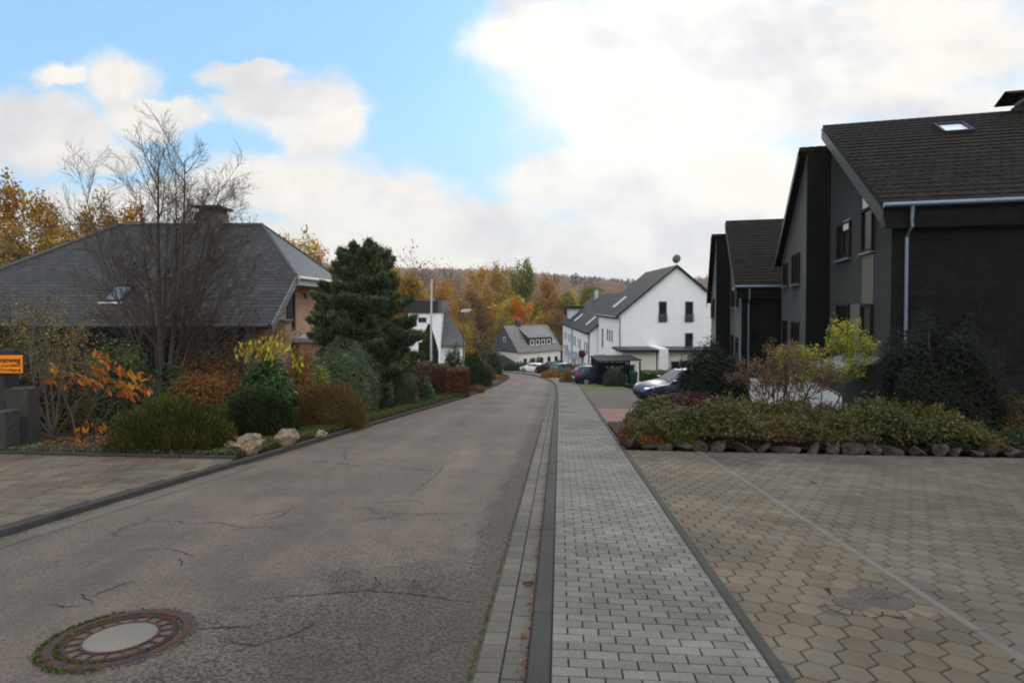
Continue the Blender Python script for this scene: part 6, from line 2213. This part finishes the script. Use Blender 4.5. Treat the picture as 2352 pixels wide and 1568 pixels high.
PR = {
    'orange': [proto('orange', 101, 20, 1, SP_FULL, T_ORA, 6, 0.55, 0.46), proto('orange', 102, 20, 2, SP_TALL, T_ORA, 4, 0.5, 0.44, 0.8)],
    'gold': [proto('gold', 103, 20, 1, SP_FULL, T_GOLD, 6, 0.55, 0.46), proto('gold', 104, 20, 1, SP_TALL, T_GOLD, 6, 0.5, 0.44)],
    'olive': [proto('olive', 105, 20, 1, SP_FULL, T_OLIV, 8, 0.55, 0.48), proto('olive', 106, 20, 2, SP_FULL, T_OLIV, 5, 0.55, 0.46)],
    'brown': [proto('brown', 107, 20, 1, SP_FULL, T_BROWN, 5, 0.55, 0.42, 0.75), proto('brown', 108, 20, 2, SP_TALL, T_BROWN, 5, 0.5, 0.42, 0.7)],
    'bright': [proto('bright', 109, 20, 1, SP_FULL, T_BRIGHT, 9, 0.6, 0.48)],
    'bare': [proto('bare', 110, 20, 2, SP_TALL, T_BROWN, 1, 0.5, 0.36, 0.25, BARKG, 0.2, 0.12), proto('bare', 111, 20, 1, SP_FULL, T_GOLD, 1, 0.5, 0.36, 0.4, BARKG)],
}
KIND_NAME = {'orange': 'autumn_tree', 'gold': 'autumn_tree', 'olive': 'poplar', 'brown': 'oak_tree', 'bright': 'maple_tree', 'bare': 'leafless_tree'}
WOOD = [
    # u, vtop, Y, width px, kind, label
    (-70, 395, 60, 190, 'orange', 'rust orange tree cut off by the picture edge above the slate roof'),
    (18, 415, 63, 140, 'orange', 'rust brown tree at the end of the row above the slate roof'),
    (100, 440, 68, 120, 'brown', 'brown round crowned tree above the low end of the slate roof'),
    (152, 450, 74, 46, 'bare', 'thin nearly bare tree in the gap between two crowns above the slate roof'),
    (222, 446, 66, 130, 'brown', 'dull brown tree beside the thin bare one, above the falling roof line'),
    (318, 466, 72, 150, 'orange', 'golden orange crown seen through the stems of the bare tree'),
    (425, 460, 70, 150, 'brown', 'brown twiggy crown beside the chimney of the slate roof'),
    (545, 492, 80, 80, 'bare', 'small bare crown between chimney and hip of the slate roof'),
    (60, 505, 58, 170, 'brown', 'low brown tree filling the space under the rust brown crowns'),
    (170, 520, 60, 170, 'orange', 'low orange tree just above the falling roof line'),
    (672, 532, 92, 100, 'orange', 'orange brown tree rising behind the hip of the slate roof'),
    (735, 556, 100, 96, 'orange', 'orange tree between slate hip and pine top'),
    (790, 568, 112, 80, 'brown', 'brown tree directly behind the pine top'),
    (858, 556, 105, 110, 'orange', 'rusty crown just beside the tip of the pine'),
    (945, 562, 108, 112, 'bare', 'pale spreading nearly bare tree beside the pine'),
    (925, 640, 100, 90, 'gold', 'golden lower tree under the pale bare crown'),
    (1000, 596, 135, 70, 'bare', 'grey bare tree above the flagpole top'),
    (1018, 640, 120, 86, 'orange', 'orange brown tree beside the flagpole'),
    (1050, 598, 150, 60, 'bare', 'tall bare grey tree breaking the skyline of the hill'),
    (1085, 600, 158, 60, 'bare', 'bare tree breaking the skyline next to the tall grey one'),
    (1062, 672, 125, 92, 'brown', 'brown olive tree above the street lamp'),
    (1110, 655, 138, 80, 'brown', 'brown thin tree behind the street lamp head'),
    (1112, 610, 170, 62, 'orange', 'orange brown tree in the middle of the wood'),
    (1150, 604, 160, 74, 'orange', 'glowing orange tree in front of the tall olive one'),
    (1190, 596, 172, 66, 'olive', 'tallest olive green tree standing above the whole wood'),
    (1160, 680, 140, 70, 'gold', 'golden yellow tree low in the middle of the wood'),
    (1208, 690, 136, 62, 'bright', 'bright orange maple right above the cottage chimney'),
    (1130, 720, 128, 80, 'brown', 'low brown tree behind the domed evergreen'),
    (1085, 740, 110, 90, 'brown', 'low olive brown tree behind the lamp post foot'),
    (1262, 630, 182, 66, 'orange', 'orange golden tree with dark trunk standing over the cottage roof'),
    (1288, 668, 186, 60, 'olive', 'olive leaved tree beside the orange golden one over the cottage'),
    (1245, 712, 150, 50, 'gold', 'small golden tree above the cottage ridge end'),
    (1322, 664, 190, 66, 'gold', 'yellow tree above the dormer of the white terrace'),
    (1355, 655, 200, 60, 'olive', 'yellow olive tree behind the chimney of the white terrace'),
    (1225, 650, 200, 56, 'bare', 'bare violet grey tree in the gap over the cottage'),
    (1310, 715, 150, 70, 'brown', 'brown tree between cottage roof and white terrace'),
    (1272, 725, 148, 60, 'brown', 'russet brown tree directly behind the cottage ridge'),
    (1400, 668, 230, 60, 'orange', 'orange tree peeping over the terrace roof'),
    (985, 700, 92, 60, 'brown', 'brown tree behind the flat topped white house'),
    (1035, 735, 96, 70, 'orange', 'rusty low tree beside the flat topped white house'),
    (900, 610, 96, 90, 'orange', 'orange tree glowing through behind the pine branches'),
]
rng = np.random.default_rng(5)
used = {}
for k, (u, vt, Y, wpx, kind, lab) in enumerate(WOOD):
    x = (u - CU) / F * Y
    z0 = float(terrain(x, Y)) - 0.2
    h = at(u, vt, Y).z - z0
    pr = PR[kind]
    bm_, lm = pr[k % len(pr)]
    t = thing(KIND_NAME[kind], lab, 'tree', (x, Y, z0), rng.uniform(0, 6.28), 'autumn trees of the valley wood')
    me = lm or bm_
    co = np.zeros(len(me.vertices) * 3, dtype=np.float32)
    me.vertices.foreach_get('co', co)
    co = co.reshape(-1, 3)
    topz = np.percentile(co[:, 2], 99.7)
    wid = np.percentile(np.hypot(co[:, 0], co[:, 1]), 95) * 2
    sz = h / topz
    sxy = min(max(1.3 * wpx * Y / F / wid, sz * 0.62), sz * 1.3)
    t.scale = (sxy, sxy, sz)
    o = link('trunk', bm_, None, t)
    if lm:
        o = link('crown', lm, None, t)

# undergrowth of the valley wood and the forested hill: nobody could count these
rng = np.random.default_rng(8)


def forest(name, label, n, Rr, urange, mat, hgt, cards_per, cs, seed, pw=1.0, gate=None, conif=False):
    rng = np.random.default_rng(seed)
    R = Rr[0] + (Rr[1] - Rr[0]) * rng.uniform(0, 1, n) ** pw
    u = rng.uniform(*urange, n)
    ang = np.arctan((u - CU) / F)
    x, y = R * np.sin(ang), R * np.cos(ang)
    if gate is not None:
        k = gate(u, R, rng)
        x, y, R = x[k], y[k], R[k]
    n = len(x)
    z = terrain(x, y)
    hh = hgt * rng.uniform(0.65, 1.25, n)
    q = unit(rng, n * cards_per)
    f = rng.uniform(0.5, 1.0, n * cards_per)
    H = np.repeat(hh, cards_per)
    if conif:
        zz = rng.uniform(0.05, 1, n * cards_per)
        rad = H * 0.2 * (1.05 - zz)
        P = np.stack([np.repeat(x, cards_per) + q[:, 0] * rad, np.repeat(y, cards_per) + q[:, 1] * rad, np.repeat(z, cards_per) + zz * H], 1)
    else:
        P = np.stack([np.repeat(x, cards_per) + q[:, 0] * f * H * 0.3, np.repeat(y, cards_per) + q[:, 1] * f * H * 0.3, np.repeat(z, cards_per) + H * (0.55 + 0.45 * q[:, 2] * f)], 1)
    N = q + np.array([0, 0, 0.4])
    V, Q = cards(rng, P, N, cs, 0.75, 0.4)
    o = link(name, mesh_np(name, V, F4=Q), mat)
    return tag(o, label, 'forest', None, 'stuff')


F_MIX = leafmat('hill_mixed', [(0.13, 0.075, 0.045), (0.19, 0.11, 0.055), (0.25, 0.15, 0.065), (0.17, 0.12, 0.08)], 0.9, 0.45, 0.010, 0.1)
F_FAR = leafmat('hill_far', [(0.20, 0.115, 0.078), (0.23, 0.13, 0.082), (0.25, 0.145, 0.085), (0.22, 0.15, 0.105)], 0.9, 0.45, 0.006, 0.08)
F_SPR = leafmat('spruce_far', [(0.022, 0.03, 0.024), (0.036, 0.045, 0.036), (0.05, 0.055, 0.04)], 0.9, 0.1, 0.02, 0.3)
F_UND = leafmat('undergrowth', [(0.055, 0.035, 0.02), (0.085, 0.052, 0.026), (0.11, 0.07, 0.03), (0.09, 0.075, 0.03)], 0.8, 0.25, 0.15, 0.4)
forest('undergrowth', 'brown undergrowth and saplings filling the valley wood', 620, (95, 225), (-250, 1420), F_UND, 9, 130, 0.55, 1, 1.0, lambda u, R, g_: (R > 140) | ((u < 1120) & (R > 88)))
forest('hillside_forest', 'russet forest climbing the far side of the valley', 5200, (225, 650), (-200, 2600), F_MIX, 14, 44, 1.5, 2)
forest('ridge_forest', 'purplish brown forest covering the distant ridge', 13000, (600, 1640), (-300, 2700), F_FAR, 15, 16, 3.4, 3)


def patch(u, R, rng):
    return (np.abs(u - 1400) < 90) & (R > 900) & (R < 1560) & (np.sin(u / 23 + R / 140) > -0.3) | (np.abs(u - 1010) < 60) & (R > 700) & (R < 900) & (np.sin(u / 9) > 0) | (np.sin(u / 37 + 2) * np.sin(R / 90) > 0.86)


forest('spruce_stands', 'dark spruce stands scattered through the ridge forest', 5200, (420, 1500), (600, 2300), F_SPR, 17, 16, 4.0, 4, 0.8, patch, True)

# ------------------------------------------------------------------ air
m, nt, out = newmat('air')
pv = nd(nt, 'ShaderNodeVolumePrincipled')
pv.inputs['Color'].default_value = (0.92, 0.9, 0.9, 1)
pv.inputs['Density'].default_value = 0.00017
pv.inputs['Anisotropy'].default_value = 0.2
nt.links.new(pv.outputs[0], out.inputs['Volume'])
hz = MB().box((-2450, -2450, -60), (2450, 2450, 320)).build('haze', m)
tag(hz, 'thin pale air over the valley', 'haze', None, 'stuff')
